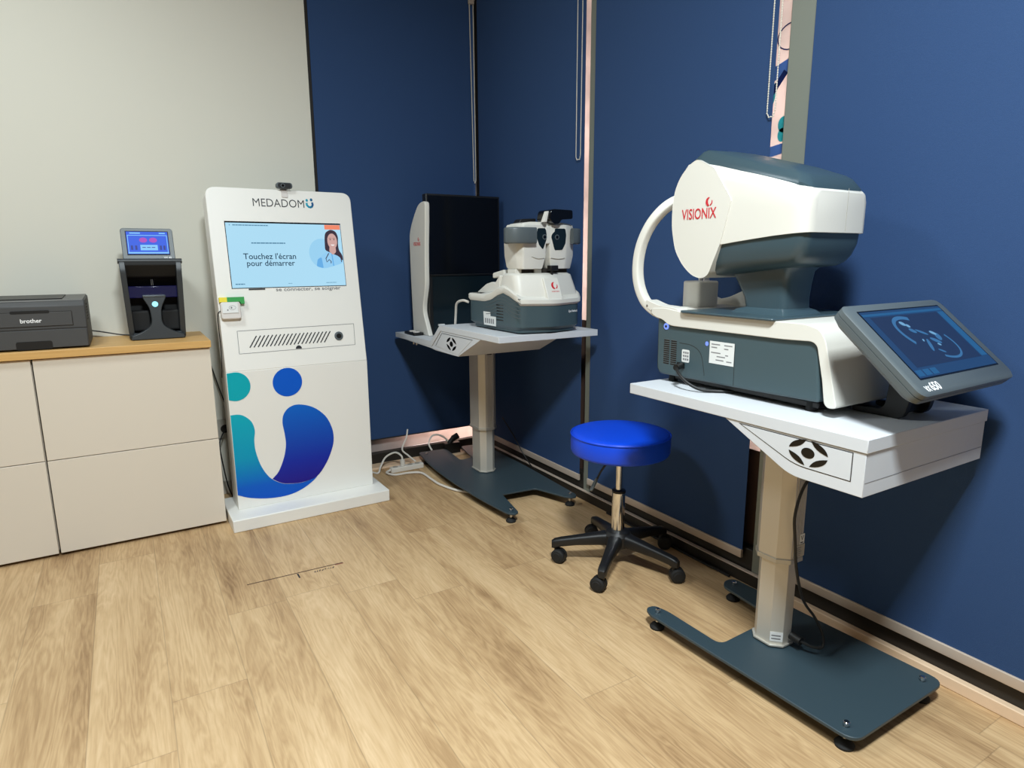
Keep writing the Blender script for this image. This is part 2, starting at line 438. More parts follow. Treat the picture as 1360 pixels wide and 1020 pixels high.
# windows: frame, rail, pane
def window_left():
    w = bpy.data.objects.new('window_1', None); C.objects.link(w); ORG[w] = Matrix.Identity(4); w['kind'] = 'structure'
    f = nb(); box(f, 0.912, 0.94, 3.525, 3.58, 0.0, 2.86); box(f, 1.90, 1.95, 3.525, 3.58, 0.0, 2.86); box(f, 0.94, 1.90, 3.525, 3.58, 2.82, 2.86)
    ob('frame', f, M['frame'], w, bev=0.002)
    ob('bottom_rail', box(nb(), 0.94, 1.90, 3.52, 3.58, 0.0, 0.072), M['frame'], w, bev=0.002)
    ob('pane', box(nb(), 0.94, 1.90, 3.565, 3.571, 0.072, 2.82), M['glass'], w, smooth=0)
    ob('film', box(nb(), 0.941, 1.899, 3.560, 3.5615, 0.073, 2.80), M['film'], w, smooth=0)
window_left()
def window_right(idx, y0, y1):
    w = bpy.data.objects.new('window_%d' % idx, None); C.objects.link(w); ORG[w] = Matrix.Identity(4); w['kind'] = 'structure'
    f = nb(); box(f, 1.905, 1.965, y0, y1, 2.82, 2.86)
    ob('frame', f, M['frame'], w, bev=0.002)
    ob('bottom_rail', box(nb(), 1.90, 1.965, y0, y1, 0.0, 0.13), M['frame'], w, bev=0.002)
    ob('pane', box(nb(), 1.945, 1.951, y0, y1, 0.13, 2.82), M['glass'], w, smooth=0)
    return w
w2 = window_right(2, 2.46, 3.52); w3 = window_right(3, 1.425, 2.405); w4 = window_right(4, -0.45, 1.335)
ob('opaque_film', box(nb(), 1.938, 1.940, 2.461, 2.80, 0.13, 0.90), M['brownf'], w2, smooth=0)
ob('film', box(nb(), 1.938, 1.940, 2.461, 2.80, 0.9005, 2.80), M['film'], w2, smooth=0)
ob('opaque_film', box(nb(), 1.938, 1.940, 1.427, 1.80, 0.13, 0.50), M['brownf'], w3, smooth=0)
fm = ob('film', box(nb(), 1.938, 1.940, 1.427, 1.80, 0.5005, 2.80), M['film'], w3, smooth=0)
FT = plane((1.938, 1.60, 0), (0, -1, 0), (0, 0, 1))   # seen from inside: u runs towards the viewer
b = nb()
flat(b, [(0.02, 1.756), (0.17, 1.80), (0.17, 1.845), (0.02, 1.80)], FT, 0.001)
flat(b, [(0.02, 1.525), (0.17, 1.545), (0.17, 1.578), (0.02, 1.56)], FT, 0.001)
ob('film_print', b, M['band'], fm, smooth=0)
b = nb(); flat(b, ell(0.075, 1.74, 0.03, 0.05), FT, 0.0012); flat(b, ell(0.145, 1.635, 0.022, 0.026), FT, 0.0012); flat(b, ell(0.140, 1.602, 0.016, 0.022), FT, 0.0012)
ob('film_print', b, M['tealp'], fm, smooth=0)
b = nb(); flat(b, stroke([(0.09, 1.74), (0.11, 1.765), (0.14, 1.80)], 0.02), FT, 0.0016); flat(b, ell(0.06, 1.645, 0.012, 0.02), FT, 0.0016)
flat(b, stroke(ell(0.15, 1.905, 0.05, 0.04, 16, 60, 300), 0.004), FT, 0.0016)
ob('film_print', b, M['navyp'], fm, smooth=0)
b = nb(); box(b, 1.895, 1.965, 1.335, 1.425, 0.0, 2.86); struct(ob('trim_3', b, M['post'], bev=0.003))
b = nb(); box(b, 1.895, 1.965, 2.405, 2.452, 0.0, 2.86); struct(ob('trim_4', b, M['post'], bev=0.003))
# strips along the foot of the windows: pale wood, the far right stretch dark
b = nb(); box(b, 1.876, 1.90, -0.45, 1.335, 0.0, 0.036); struct(ob('baseboard_right', b, M['trimw'], bev=0.003))
b = nb(); box(b, 1.880, 1.90, 1.335, 3.52, 0.0, 0.046); struct(ob('trim_6', b, M['frame'], bev=0.002))
b = nb(); box(b, 1.876, 1.893, 1.335, 3.52, 0.0465, 0.051); struct(ob('trim_7', b, M['bar'], bev=0.001))  # pale lip draws the highlight along the top edge of the dark trim
b = nb(); box(b, 0.915, 1.876, 3.435, 3.52, 0.0, 0.014); struct(ob('trim_5', b, M['trimw'], bev=0.003))

# roller blinds: a thing each
def bead_chain(bm, pts, r=0.0029, step=0.0075):
    P = [Vector(p) for p in pts]; d = 0.0
    for a, c in zip(P[:-1], P[1:]):
        L = (c - a).length; n = max(1, int(L / step))
        for i in range(n):
            bmesh.ops.create_icosphere(bm, subdivisions=1, radius=r, matrix=Matrix.Translation(a.lerp(c, i / n)))
    for a, c in zip(P[:-1], P[1:]): cyl(bm, a, c, r * 0.45, 5)
    return bm
def blind(name_label, axis, p, a0, a1, zb, zt, chain=None, bar_h=0.032, loc=None):
    t = thing('roller_blind', name_label, 'blind', loc, group='navy roller blinds over the windows')
    bm = nb(); th = 0.0016
    if axis == 'y': box(bm, p - th, p, a0, a1, zb + bar_h, zt)
    else: box(bm, a0, a1, p - th, p, zb + bar_h, zt)
    ob('fabric', bm, M['blind'], t, smooth=0)
    bm = nb()
    if axis == 'y': prism(bm, rrect(p - 0.008, p + 0.003, zb, zb + bar_h, 0.003), 'y', a0, a1)
    else: prism(bm, [(y, z) for y, z in rrect(p - 0.008, p + 0.003, zb, zb + bar_h, 0.003)], 'x', a0, a1)
    ob('bottom_bar', bm, M['bar'] if axis == 'y' else M['frame'], t)
    bm = nb(); rr = 0.022
    if axis == 'y': cyl(bm, (p - 0.005, a0, zt + 0.005), (p - 0.005, min(a1, 3.485), zt + 0.005), rr, 20)
    else: cyl(bm, (a0, p - 0.005, zt + 0.005), (a1 - 0.018, p - 0.005, zt + 0.005), rr, 20)
    ob('roller_tube', bm, M['bar'], t)
    if chain:
        ob('bead_chain', bead_chain(nb(), chain), M['chain'], t, smooth=60)
    return t
ZT = 2.80
blind('navy roller blind between the white kiosk and the room corner, behind the black monitor', 'x', 3.516, 0.932, 1.868, 0.158, ZT, None, 0.006, (1.4, 3.516, 0.158))
blind('narrow navy roller blind beside the room corner, behind the white two-lens refractor head', 'y', XR, 2.471, 3.495, 0.093, ZT,
      [(XR - 0.012, 2.520, 2.79), (XR - 0.012, 2.520, 1.665), (XR - 0.012, 2.512, 1.652), (XR - 0.012, 2.492, 1.652), (XR - 0.012, 2.486, 1.67), (XR - 0.012, 2.482, 2.79)], loc=(XR, 3.0, 0.093))
blind('navy roller blind hanging behind the blue wheeled stool', 'y', XR, 1.462, 2.400, 0.093, ZT,
      [(XR - 0.012, 1.470, 2.79), (XR - 0.012, 1.474, 1.665), (XR - 0.012, 1.466, 1.652), (XR - 0.012, 1.450, 1.652), (XR - 0.012, 1.444, 1.67), (XR - 0.012, 1.440, 2.79)], loc=(XR, 1.93, 0.093))
blind('navy roller blind at the right edge, behind the tilted blue screen', 'y', XR, -0.42, 1.330, 0.093, ZT, loc=(XR, 0.45, 0.093))
# the loop of chain in the room corner belongs to the left blind: give it as that blind's part
lb = [o for o in C.objects if o.name == 'roller_blind'][0]
ob('bead_chain', bead_chain(nb(), [(1.838, 3.498, 2.625), (1.850, 3.498, 1.66), (1.856, 3.498, 1.645), (1.863, 3.498, 1.66), (1.862, 3.498, 2.625)], 0.0038, 0.0085), M['chain'], lb, smooth=60)
b = nb(); box(b, 1.833, 1.866, 3.490, 3.505, 2.615, 2.64); box(b, 1.858, 1.868, 3.485, 3.505, 2.635, 2.70)
ob('bracket', b, M['bar'], lb, bev=0.002)

# ------------------------------------------------------------------ cabinets and worktop
def cabinet(x0, x1, label):
    t = thing('drawer_cabinet', label, 'cabinet', ((x0 + x1) / 2, 3.28, 0), group='cream drawer cabinets')
    bm = nb(); box(bm, x0 + 0.001, x1 - 0.001, 3.092, 3.485, 0.022, 0.826); ob('body', bm, M['lac'], t)
    bm = nb(); box(bm, x0 + 0.01, x1 - 0.01, 3.12, 3.47, 0.0, 0.024); ob('plinth', bm, M['gap'], t)
    for z0, z1 in ((0.014, 0.4095), (0.4125, 0.823)):
        bm = nb(); box(bm, x0 + 0.002, x1 - 0.002, 3.071, 3.0905, z0, z1); ob('drawer_front', bm, M['lac'], t, bev=0.0015)
    return t
cabinet(-0.338, 0.299, 'cream handleless drawer cabinet next to the white kiosk')
cabinet(-0.98, -0.341, 'cream handleless drawer cabinet at the left edge, under the printer')
b = nb(); box(b, -1.0, 0.302, 3.056, 3.497, 0.827, 0.858)
solo('worktop', b, M['oak'], 'long oak worktop lying across the cream drawer cabinets', 'worktop', (-0.35, 3.28, 0.827), bev=0.002)

# ------------------------------------------------------------------ printer
def printer():
    x0, x1, y0, y1, z0 = -0.502, -0.142, 3.09, 3.44, 0.858
    t = thing('laser_printer', 'dark grey laser printer on the left end of the oak worktop', 'printer', ((x0 + x1) / 2, 3.27, z0))
    yf = y0
    bm = nb()
    prof = [(yf + 0.012, z0 + 0.004), (yf, z0 + 0.010), (yf, z0 + 0.172), (yf + 0.018, z0 + 0.190), (y1 - 0.02, z0 + 0.197), (y1, z0 + 0.18), (y1, z0 + 0.004)]
    prism(bm, prof, 'x', x0, x1); ob('body', bm, M['printer'], t, bev=0.004)
    bm = nb(); prism(bm, [(yf + 0.016, z0 + 0.1885), (y1 - 0.02, z0 + 0.1955), (y1 - 0.02, z0 + 0.201), (yf + 0.02, z0 + 0.194)], 'x', x0 + 0.004, x1 - 0.004)
    ob('top_cover', bm, M['printer2'], t, bev=0.002)
    bm = nb(); prism(bm, [(yf + 0.045, z0 + 0.190), (y1 - 0.09, z0 + 0.196), (y1 - 0.09, z0 + 0.2045), (yf + 0.045, z0 + 0.1985)], 'x', x0 + 0.05, x1 - 0.075)
    ob('output_tray', bm, M['black'], t)
    T = plane((x0, yf, z0), (1, 0, 0), (0, 0, 1)); W = x1 - x0
    # front flap with its seam
    bm = nb(); flat(bm, [(0.03, 0.092), (W - 0.045, 0.092), (W - 0.045, 0.150), (0.03, 0.150)], T, 0.0002, 0.0008); ob('seam', bm, M['gap'], t, smooth=0)
    bm = nb(); flat(bm, [(0.032, 0.094), (W - 0.047, 0.094), (W - 0.047, 0.148), (0.032, 0.148)], T, 0.0002, 0.003)
    fl = ob('front_flap', bm, M['printer'], t, bev=0.001)
    bm = nb(); flat(bm, rrect(W / 2 - 0.062, W / 2 + 0.062, 0.144, 0.155, 0.005), T, 0.001, 0.003); ob('flap_handle', bm, M['black'], fl)
    text('lettering', 'brother', T, W / 2 - 0.034, 0.108, 0.068, 0.016, M['wink'], fl, 0.0033, bold=0.02)
    bm = nb(); flat(bm, [(0.0, 0.081), (W, 0.081), (W, 0.0835), (0.0, 0.0835)], T, 0.0002, 0.0006); ob('seam', bm, M['gap'], t, smooth=0)
    # paper tray with a grip
    bm = nb(); flat(bm, [(0.004, 0.008), (W - 0.004, 0.008), (W - 0.004, 0.078), (0.004, 0.078)], T, 0.0004, 0.003); tr = ob('paper_tray', bm, M['printer'], t, bev=0.001)
    bm = nb(); flat(bm, rrect(W / 2 - 0.058, W / 2 + 0.058, 0.004, 0.036, 0.008), T, 0.0036, 0.0008); ob('grip', bm, M['black'], tr)
    bm = nb()
    for i in range(6): box(bm, x1 - 0.002, x1 + 0.001, yf + 0.10, yf + 0.17, z0 + 0.105 + i * 0.012, z0 + 0.111 + i * 0.012)
    ob('vent', bm, M['gap'], t)
printer()

# ------------------------------------------------------------------ lens meter on the worktop
def lensmeter():
    z0 = 0.858; x0, x1, y0, y1 = -0.008, 0.230, 3.235, 3.445
    t = thing('lens_meter', 'black desktop lens meter with a small blue screen on the oak worktop', 'optical instrument', (0.11, 3.34, z0))
    cx = 0.111
    # two side walls that taper to the foot
    for s in (-1, 1):
        bm = nb()
        xa, xb = (x0, x0 + 0.022) if s < 0 else (x1 - 0.022, x1)
        k = 0.008 * (1 if s < 0 else -1)
        pr = rpoly([(y0 + 0.02, z0 + 0.004), (y1, z0 + 0.004), (y1, z0 + 0.345), (y0 - 0.005, z0 + 0.345), (y0 - 0.015, z0 + 0.30), (y0 + 0.0, z0 + 0.12)], 0.012)
        rg = []
        for x in (xa, xb): rg.append([(x + k * (1 - (z - z0) / 0.345), y, z) for y, z in pr])
        loft(bm, rg); ob('side_panel', bm, M['lens'], t, bev=0.002)
    bm = nb(); box(bm, x0 + 0.012, x1 - 0.012, 3.35, y1 - 0.003, z0 + 0.004, z0 + 0.34); ob('back_panel', bm, M['rubber'], t, bev=0.002)
    bm = nb()   # hood over the bay, sloping back underneath
    prism(bm, [(y0 - 0.004, z0 + 0.343), (y0 - 0.008, z0 + 0.325), (y0 + 0.03, z0 + 0.275), (3.36, z0 + 0.262), (3.36, z0 + 0.343)], 'x', x0 + 0.02, x1 - 0.02); ob('hood', bm, M['rubber'], t, bev=0.003)
    bm = nb(); cyl(bm, (x0 - 0.004, y0 + 0.006, z0 + 0.342), (x1 + 0.004, y0 + 0.006, z0 + 0.342), 0.011, 18); ob('hinge', bm, M['lens'], t)
    bm = nb(); box(bm, x0 + 0.024, x1 - 0.024, 3.285, 3.325, z0 + 0.182, z0 + 0.232); ob('lens_table', bm, M['ls_bay'], t, bev=0.003)
    # foot with a scooped top
    bm = nb()
    prism(bm, rpoly([(cx - 0.108, y0 + 0.005), (cx + 0.108, y0 + 0.005), (cx + 0.110, y1 - 0.02), (cx - 0.110, y1 - 0.02)], 0.015), 'z', z0, z0 + 0.022)
    ob('base', bm, M['lens'], t, bev=0.004)
    for s in (-1, 1):
        bm = nb(); box(bm, cx + s * 0.058 - 0.036, cx + s * 0.058 + 0.036, 3.28, 3.352, z0 + 0.035, z0 + 0.125); ob('bay_box', bm, M['rubber'], t, bev=0.008, seg=3)
        bm = nb(); prism(bm, rpoly([(cx + s * 0.022, y0 + 0.012), (cx + s * 0.1, y0 + 0.012), (cx + s * 0.1, 3.29), (cx + s * 0.022, 3.29)], 0.02), 'z', z0 + 0.022, z0 + 0.028); ob('tray', bm, M['lens2'], t)
    # pedestal: wide head, slim waist, flaring to the foot
    T = plane((cx, y0, z0), (1, 0, 0), (0, 0, 1))
    half = [(0.045, 0.192), (0.044, 0.180), (0.034, 0.160), (0.024, 0.135), (0.021, 0.105), (0.021, 0.08), (0.030, 0.058), (0.060, 0.036), (0.095, 0.022), (0.104, 0.012), (0.104, 0.002)]
    half = [(p.x, p.y) for p in cr_smooth([(a, b2, 0) for a, b2 in half], 3)]
    out = half + [(-a, b2) for a, b2 in half[::-1]]
    bm = nb(); loft(bm, [[T[0] + T[1] * a + T[2] * b2 + T[3] * (0.012 - 0.10 * b2) for a, b2 in out], [T[0] + T[1] * a + T[2] * b2 + T[3] * (-0.03 - 0.10 * b2) for a, b2 in out]])
    pd = ob('pedestal', bm, M['lens'], t, bev=0.003)
    bm = nb(); lathe(bm, [(0.0, 0), (0.012, 0), (0.012, 0.004), (0.0, 0.005)], (0, 0, 0), 20)
    bm.transform(Matrix.Translation((cx, y0 + 0.0045, z0 + 0.155)) @ Matrix.Rotation(math.radians(84), 4, 'X')); ob('lens_support', bm, M['ls_led'], pd)
    bm = nb(); box(bm, cx - 0.045, cx + 0.045, y0 + 0.004, y0 + 0.05, z0 + 0.186, z0 + 0.1945); ob('pedestal_cap', bm, M['lens2'], pd, bev=0.003)
    bm = nb()
    for q in (-0.003, 0.003): cyl(bm, (cx + q, 3.30, z0 + 0.262), (cx + q, 3.30, z0 + 0.235), 0.0022, 8)
    ob('marker_pin', bm, M['steel'], t)
    # tilting display
    th = math.radians(14); u = Vector((1, 0, 0)); v = Vector((0, math.sin(th), math.cos(th)))
    T = plane((cx, y0 + 0.012, z0 + 0.344), u, v)
    bm = nb(); pr = rrect(-0.100, 0.100, 0.0, 0.143, 0.012)
    o, uu, vv, n = T
    loft(bm, [[o + uu * a + vv * b2 - n * 0.02 for a, b2 in pr], [o + uu * a + vv * b2 for a, b2 in pr]]); dsp = ob('display', bm, M['bezel'], t, bev=0.002)
    bm = nb(); flat(bm, [(-0.082, 0.024), (0.082, 0.024), (0.082, 0.130), (-0.082, 0.130)], T, 0.0003); ob('screen_border', bm, M['rubber'], dsp, smooth=0)
    bm = nb(); flat(bm, [(-0.079, 0.029), (0.079, 0.029), (0.079, 0.127), (-0.079, 0.127)], T, 0.0008); ob('screen', bm, M['ls_bl'], dsp, smooth=0)
    bm = nb()
    for q in ([(-0.077, 0.031), (0.077, 0.031), (0.077, 0.037), (-0.077, 0.037)], [(-0.076, 0.037), (-0.0735, 0.037), (-0.0735, 0.112), (-0.076, 0.112)], [(0.0735, 0.037), (0.076, 0.037), (0.076, 0.112), (0.0735, 0.112)],
              [(-0.076, 0.1095), (0.076, 0.1095), (0.076, 0.112), (-0.076, 0.112)], [(-0.03, 0.045), (0.036, 0.045), (0.036, 0.069), (-0.03, 0.069)], [(-0.066, 0.118), (-0.026, 0.118), (-0.026, 0.123), (-0.066, 0.123)], [(0.046, 0.118), (0.07, 0.118), (0.07, 0.123), (0.046, 0.123)]):
        flat(bm, q, T, 0.0016)
    ob('screen_frame', bm, M['ls_lt'], dsp, smooth=0)
    bm = nb(); flat(bm, ell(-0.017, 0.090, 0.015, 0.011), T, 0.0016); flat(bm, ell(0.021, 0.090, 0.015, 0.011), T, 0.0016); ob('screen_lenses', bm, M['ls_ro'], dsp, smooth=0)
    bm = nb()
    for x in (-0.062, -0.046, 0.048, 0.062):
        flat(bm, [(x - 0.004, 0.047), (x + 0.004, 0.047), (x + 0.004, 0.066), (x - 0.004, 0.066)], T, 0.0016)
    for x in (-0.018, 0.0, 0.018): flat(bm, [(x - 0.005, 0.056), (x + 0.008, 0.056), (x + 0.008, 0.059), (x - 0.005, 0.059)], T, 0.0024)
    ob('screen_figures', bm, M['ls_dk'], dsp, smooth=0)
    text('lettering', 'VX 40', T, 0.055, 0.009, 0.030, 0.008, M['wink'], dsp, 0.0008, bold=0.02)
lensmeter()

# ------------------------------------------------------------------ kiosk
def kiosk():
    yaw = math.radians(0.9); O = Vector((0.351, 3.06, 0))
    mw = Matrix.Translation(O) @ Matrix.Rotation(yaw, 4, 'Z')
    t = thing('telehealth_kiosk', 'tall white touch-screen kiosk with a large teal and blue logo beside the cream cabinets', 'kiosk', frame=mw)
    W = 0.652; ZB = 0.708; TL = math.radians(9); H = 0.824
    X, Z = Vector((1, 0, 0)), Vector((0, 0, 1))
    v = Vector((0, math.sin(TL), math.cos(TL)))
    TU = plane((0, 0, ZB), X, v); TLW = plane((0, 0, 0), X, Z)
    D = 0.15
    # plinth (its own slight turn shows in the photo, so set it in world space)
    def loc(bm): bm.transform(mw); return bm
    bm = nb(); box(bm, -0.045, 0.692, -0.128, 0.20, 0.0, 0.058); ob('plinth', loc(bm), M['white'], t, bev=0.004)
    # cabinet: lower vertical part + upper leaning part, one sheet-metal body
    bm = nb()
    side = [(0, 0.058), (0, ZB)]
    low = [[(x, y, z) for x, y in ((0, 0), (W, 0), (W, D), (0, D))] for z in (0.058, ZB)]
    loft(bm, low)
    o, uu, vv, n = TU
    pr = [(0, 0), (W, 0)] + [(a, b2) for a, b2 in rpoly([(W, H), (0, H)][:1] and [(W, 0.3), (W, H), (0, H), (0, 0.3)], [0, 0.045, 0.045, 0], 6)]
    ob('lower_cabinet', loc(bm), M['white'], t, bev=0.002)
    bm = nb()
    loft(bm, [[o + uu * a + vv * b2 for a, b2 in pr], [o + uu * a + vv * b2 - n * 0.118 + Vector((0, 0.0, 0.0)) for a, b2 in pr]])
    upb = ob('upper_cabinet', loc(bm), M['white'], t, bev=0.003)
    bm = nb(); pbox(bm, TU, 0.03, W - 0.03, 0.05, H - 0.06, -0.145, -0.117); ob('back_cover', loc(bm), M['white'], upb, bev=0.004)
    TLW = plane(mw @ Vector((0, 0, 0)), mw.to_3x3() @ X, Z)
    TU = plane(mw @ Vector((0, 0, ZB)), mw.to_3x3() @ X, mw.to_3x3() @ v)
    # screen
    bm = nb(); flat(bm, [(0.064, 0.372), (0.587, 0.372), (0.587, 0.674), (0.064, 0.674)], TU, 0.0003, 0.0006); ob('screen_bezel', bm, M['gloss'], t, smooth=0)
    bm = nb(); flat(bm, [(0.067, 0.375), (0.585, 0.375), (0.585, 0.667), (0.067, 0.667)], TU, 0.0008); sc = ob('screen', bm, M['scr'], t, smooth=0)
    bm = nb(); flat(bm, [(0.508, 0.644), (0.583, 0.644), (0.583, 0.666), (0.508, 0.666)], TU, 0.0016); ob('screen_banner', bm, M['scr_or'], sc, smooth=0)
    text('screen_text', "Touchez l'écran", TU, 0.128, 0.503, 0.232, 0.028, M['scr_txt'], sc, 0.0016, bold=0.008)
    text('screen_text', 'pour démarrer', TU, 0.140, 0.464, 0.212, 0.034, M['scr_txt'], sc, 0.0016, bold=0.008)
    for a0, a1, b0, b1 in ((0.096, 0.250, 0.6545, 0.6590), (0.082, 0.086, 0.6545, 0.659), (0.168, 0.318, 0.574, 0.5795), (0.082, 0.122, 0.389, 0.394), (0.312, 0.33, 0.389, 0.391), (0.49, 0.54, 0.3885, 0.391)):
        bm = nb(); x = a0
        while x < a1:
            w = min(random.uniform(0.008, 0.02), a1 - x); flat(bm, [(x, b0), (x + w, b0), (x + w, b1), (x, b1)], TU, 0.0016); x += w + 0.0015
        ob('screen_small_text', bm, M['scr_ltx'], sc, smooth=0)
    # the picture of a person on the screen
    bm = nb(); flat(bm, ell(0.485, 0.53, 0.062, 0.07), TU, 0.0012, 0.0003); ob('screen_halo', bm, M['halo'], sc, smooth=0)
    bm = nb()
    cl = rpoly([(0.452, 0.468), (0.460, 0.505), (0.492, 0.527), (0.515, 0.540), (0.548, 0.540), (0.570, 0.526), (0.583, 0.516), (0.583, 0.484), (0.54, 0.470), (0.49, 0.457)], 0.012)
    flat(bm, cl, TU, 0.0016, 0.0003); ob('screen_coat', bm, M['coatm'], sc, smooth=0)
    bm = nb(); flat(bm, rpoly([(0.452, 0.468), (0.460, 0.502), (0.480, 0.512), (0.485, 0.458)], 0.008), TU, 0.0020, 0.0002); ob('screen_coat_shade', bm, M['coat2'], sc, smooth=0); bm = nb(); flat(bm, [(0.528, 0.532), (0.533, 0.532), (0.537, 0.47), (0.532, 0.469)], TU, 0.002, 0.0002); ob('screen_coat_shade', bm, M['coat2'], sc, smooth=0)
    bm = nb()
    hr = rpoly([(0.500, 0.545), (0.503, 0.600), (0.508, 0.628), (0.535, 0.645), (0.560, 0.636), (0.570, 0.610), (0.566, 0.575), (0.567, 0.545), (0.583, 0.520), (0.583, 0.49), (0.565, 0.515), (0.52, 0.535)], 0.012)
    flat(bm, hr, TU, 0.0019, 0.0003); ob('screen_hair', bm, M['hair'], sc, smooth=0)
    bm = nb(); flat(bm, ell(0.539, 0.588, 0.0235, 0.037), TU, 0.0023, 0.0003); flat(bm, rpoly([(0.524, 0.568), (0.552, 0.568), (0.553, 0.536), (0.536, 0.522), (0.520, 0.538)], 0.006), TU, 0.0023, 0.0002); ob('screen_face', bm, M['skin'], sc, smooth=0)
    for ex in (0.530, 0.548):
        bm = nb(); flat(bm, ell(ex, 0.596, 0.0042, 0.002, 10), TU, 0.0027, 0.0002); ob('screen_eye', bm, M['hair'], sc, smooth=0)
        bm = nb(); flat(bm, stroke([(ex - 0.006, 0.6015), (ex, 0.6035), (ex + 0.006, 0.6015)], 0.0015), TU, 0.0027, 0.0002); ob('screen_eyebrow', bm, M['hair'], sc, smooth=0)
    bm = nb(); flat(bm, stroke([(0.516, 0.53), (0.500, 0.505), (0.503, 0.488), (0.516, 0.500), (0.524, 0.490), (0.522, 0.482)], 0.004), TU, 0.0027, 0.0002); ob('screen_stethoscope', bm, M['hair'], sc, smooth=0)
    bm = nb(); flat(bm, stroke([(0.563, 0.528), (0.573, 0.505), (0.575, 0.488)], 0.004), TU, 0.0027, 0.0002); ob('screen_stethoscope', bm, M['hair'], sc, smooth=0)
    bm = nb(); flat(bm, ell(0.5395, 0.572, 0.009, 0.006, 12, 180, 360), TU, 0.0027, 0.0002); ob('screen_smile', bm, M['smile'], sc, smooth=0)
    # printing on the front
    text('lettering', 'MEDADOM', TU, 0.194, 0.744, 0.230, 0.036, M['ink'], t, 0.0006, bold=-0.006)
    bm = nb()
    flat(bm, ell(0.438, 0.780, 0.0055, 0.0065, 14), TU, 0.0006); flat(bm, ell(0.459, 0.783, 0.0060, 0.007, 14), TU, 0.0006)
    flat(bm, stroke([(0.436, 0.768), (0.437, 0.757), (0.444, 0.7495), (0.452, 0.7475), (0.460, 0.7515), (0.464, 0.760), (0.462, 0.771)], 0.0095), TU, 0.0006)
    ob('small_logo', bm, M['logo_small'], t, smooth=0)
    bm = nb(); flat(bm, [(0.135, 0.3645), (0.206, 0.3645), (0.206, 0.3705), (0.135, 0.3705)], TU, 0.0005, 0.002); ob('slot', bm, M['ink'], t)
    text('lettering', 'se connecter, se soigner', TU, 0.254, 0.350, 0.303, 0.021, M['gink'], t, 0.0005, bold=0.014)
    # speaker plate with slanted slots, lock and sensor
    bm = nb()
    for a, c in (((0.065, 0.079), (0.600, 0.082)), ((0.600, 0.082), (0.603, 0.185)), ((0.603, 0.185), (0.066, 0.182)), ((0.066, 0.182), (0.065, 0.079))):
        flat(bm, stroke([a, c], 0.0022), TU, 0.0003, 0.0004)
    ob('speaker_seam', bm, M['gink'], t, smooth=0)
    bm = nb()
    for i in range(20):
        a = 0.112 + i * 0.0178
        for j in range(3):
            aa = a + j * 0.0105; bb = 0.104 + j * 0.0165
            flat(bm, stroke([(aa, bb), (aa + 0.013, bb + 0.0185)], 0.0048), TU, 0.0003, 0.0005)
    ob('speaker_slots', bm, M['ink'], t, smooth=0)
    bm = nb(); lathe(bm, [(0.0, 0), (0.021, 0), (0.021, 0.003), (0.016, 0.004), (0.0, 0.004)], (0, 0, 0), 28); bm.transform(Matrix.Translation(TU[0] + TU[1] * 0.523 + TU[2] * 0.130) @ Matrix.Rotation(yaw, 4, 'Z') @ Matrix.Rotation(PI / 2 - TL, 4, 'X')); lk = ob('lock', bm, M['bezel'], t)
    bm = nb(); flat(bm, ell(0.523, 0.130, 0.012, 0.012), TU, 0.0042); ob('lock_face', bm, M['gloss'], lk)
    bm = nb(); flat(bm, ell(0.328, 0.083, 0.014, 0.0155, 16, 0, 180), TU, 0.0004); ob('sensor', bm, M['ink'], t)
    # big printed logo, cut by the left edge
    te = [(0.002, 0.512), (0.03, 0.512), (0.057, 0.503), (0.088, 0.472), (0.1, 0.428), (0.094, 0.382), (0.096, 0.328), (0.112, 0.26), (0.135, 0.210), (0.160, 0.178), (0.202, 0.150), (0.243, 0.140), (0.295, 0.136), (0.349, 0.146), (0.378, 0.163)]
    te2 = [(0.378, 0.163), (0.349, 0.135), (0.293, 0.103), (0.228, 0.086), (0.146, 0.087), (0.058, 0.106), (0.002, 0.131)]
    sm = lambda L: [(p.x, p.y) for p in cr_smooth([(a, b2, 0) for a, b2 in L], 4)]
    bm = nb(); flat(bm, sm(te) + sm(te2)[1:], TLW, 0.0006); ob('big_logo', bm, M['teal_grad'], t, smooth=0)['label'] = 'teal sweep of the printed logo'
    bl = [(0.160, 0.180), (0.191, 0.212), (0.219, 0.274), (0.233, 0.337), (0.231, 0.392), (0.225, 0.447), (0.234, 0.488), (0.262, 0.517), (0.306, 0.525), (0.372, 0.503), (0.428, 0.452), (0.457, 0.386), (0.461, 0.323), (0.444, 0.265), (0.413, 0.206), (0.366, 0.153), (0.295, 0.138), (0.243, 0.142), (0.202, 0.152), (0.160, 0.180)]
    bm = nb(); flat(bm, sm(bl)[:-1], TLW, 0.0010); ob('big_logo', bm, M['blue_grad'], t, smooth=0)['label'] = 'blue sweep of the printed logo'
    dt = [(0.002, 0.704)] + [(0.033 + 0.065 * math.cos(math.radians(a)), 0.641 + 0.066 * math.sin(math.radians(a))) for a in range(88, -120, -8)] + [(0.002, 0.583)]
    bm = nb(); flat(bm, dt, TLW, 0.0006); ob('big_logo', bm, M['tealdot'], t, smooth=0)['label'] = 'teal dot of the printed logo'
    bm = nb(); flat(bm, ell(0.262, 0.638, 0.067, 0.068, 36), TLW, 0.0006); ob('big_logo', bm, M['bluedot'], t, smooth=0)['label'] = 'blue dot of the printed logo'
    # webcam on the top edge
    p = TU[0] + TU[1] * 0.338 + TU[2] * (H + 0.0005)
    w = thing('webcam', 'small dark webcam clipped on top of the white kiosk', 'webcam', p)
    bm = nb(); TW = plane(p + Vector((0, -0.012, 0.016)), (math.cos(yaw), math.sin(yaw), 0), (0, 0, 1))
    pr = rrect(-0.036, 0.036, -0.013, 0.015, 0.012)
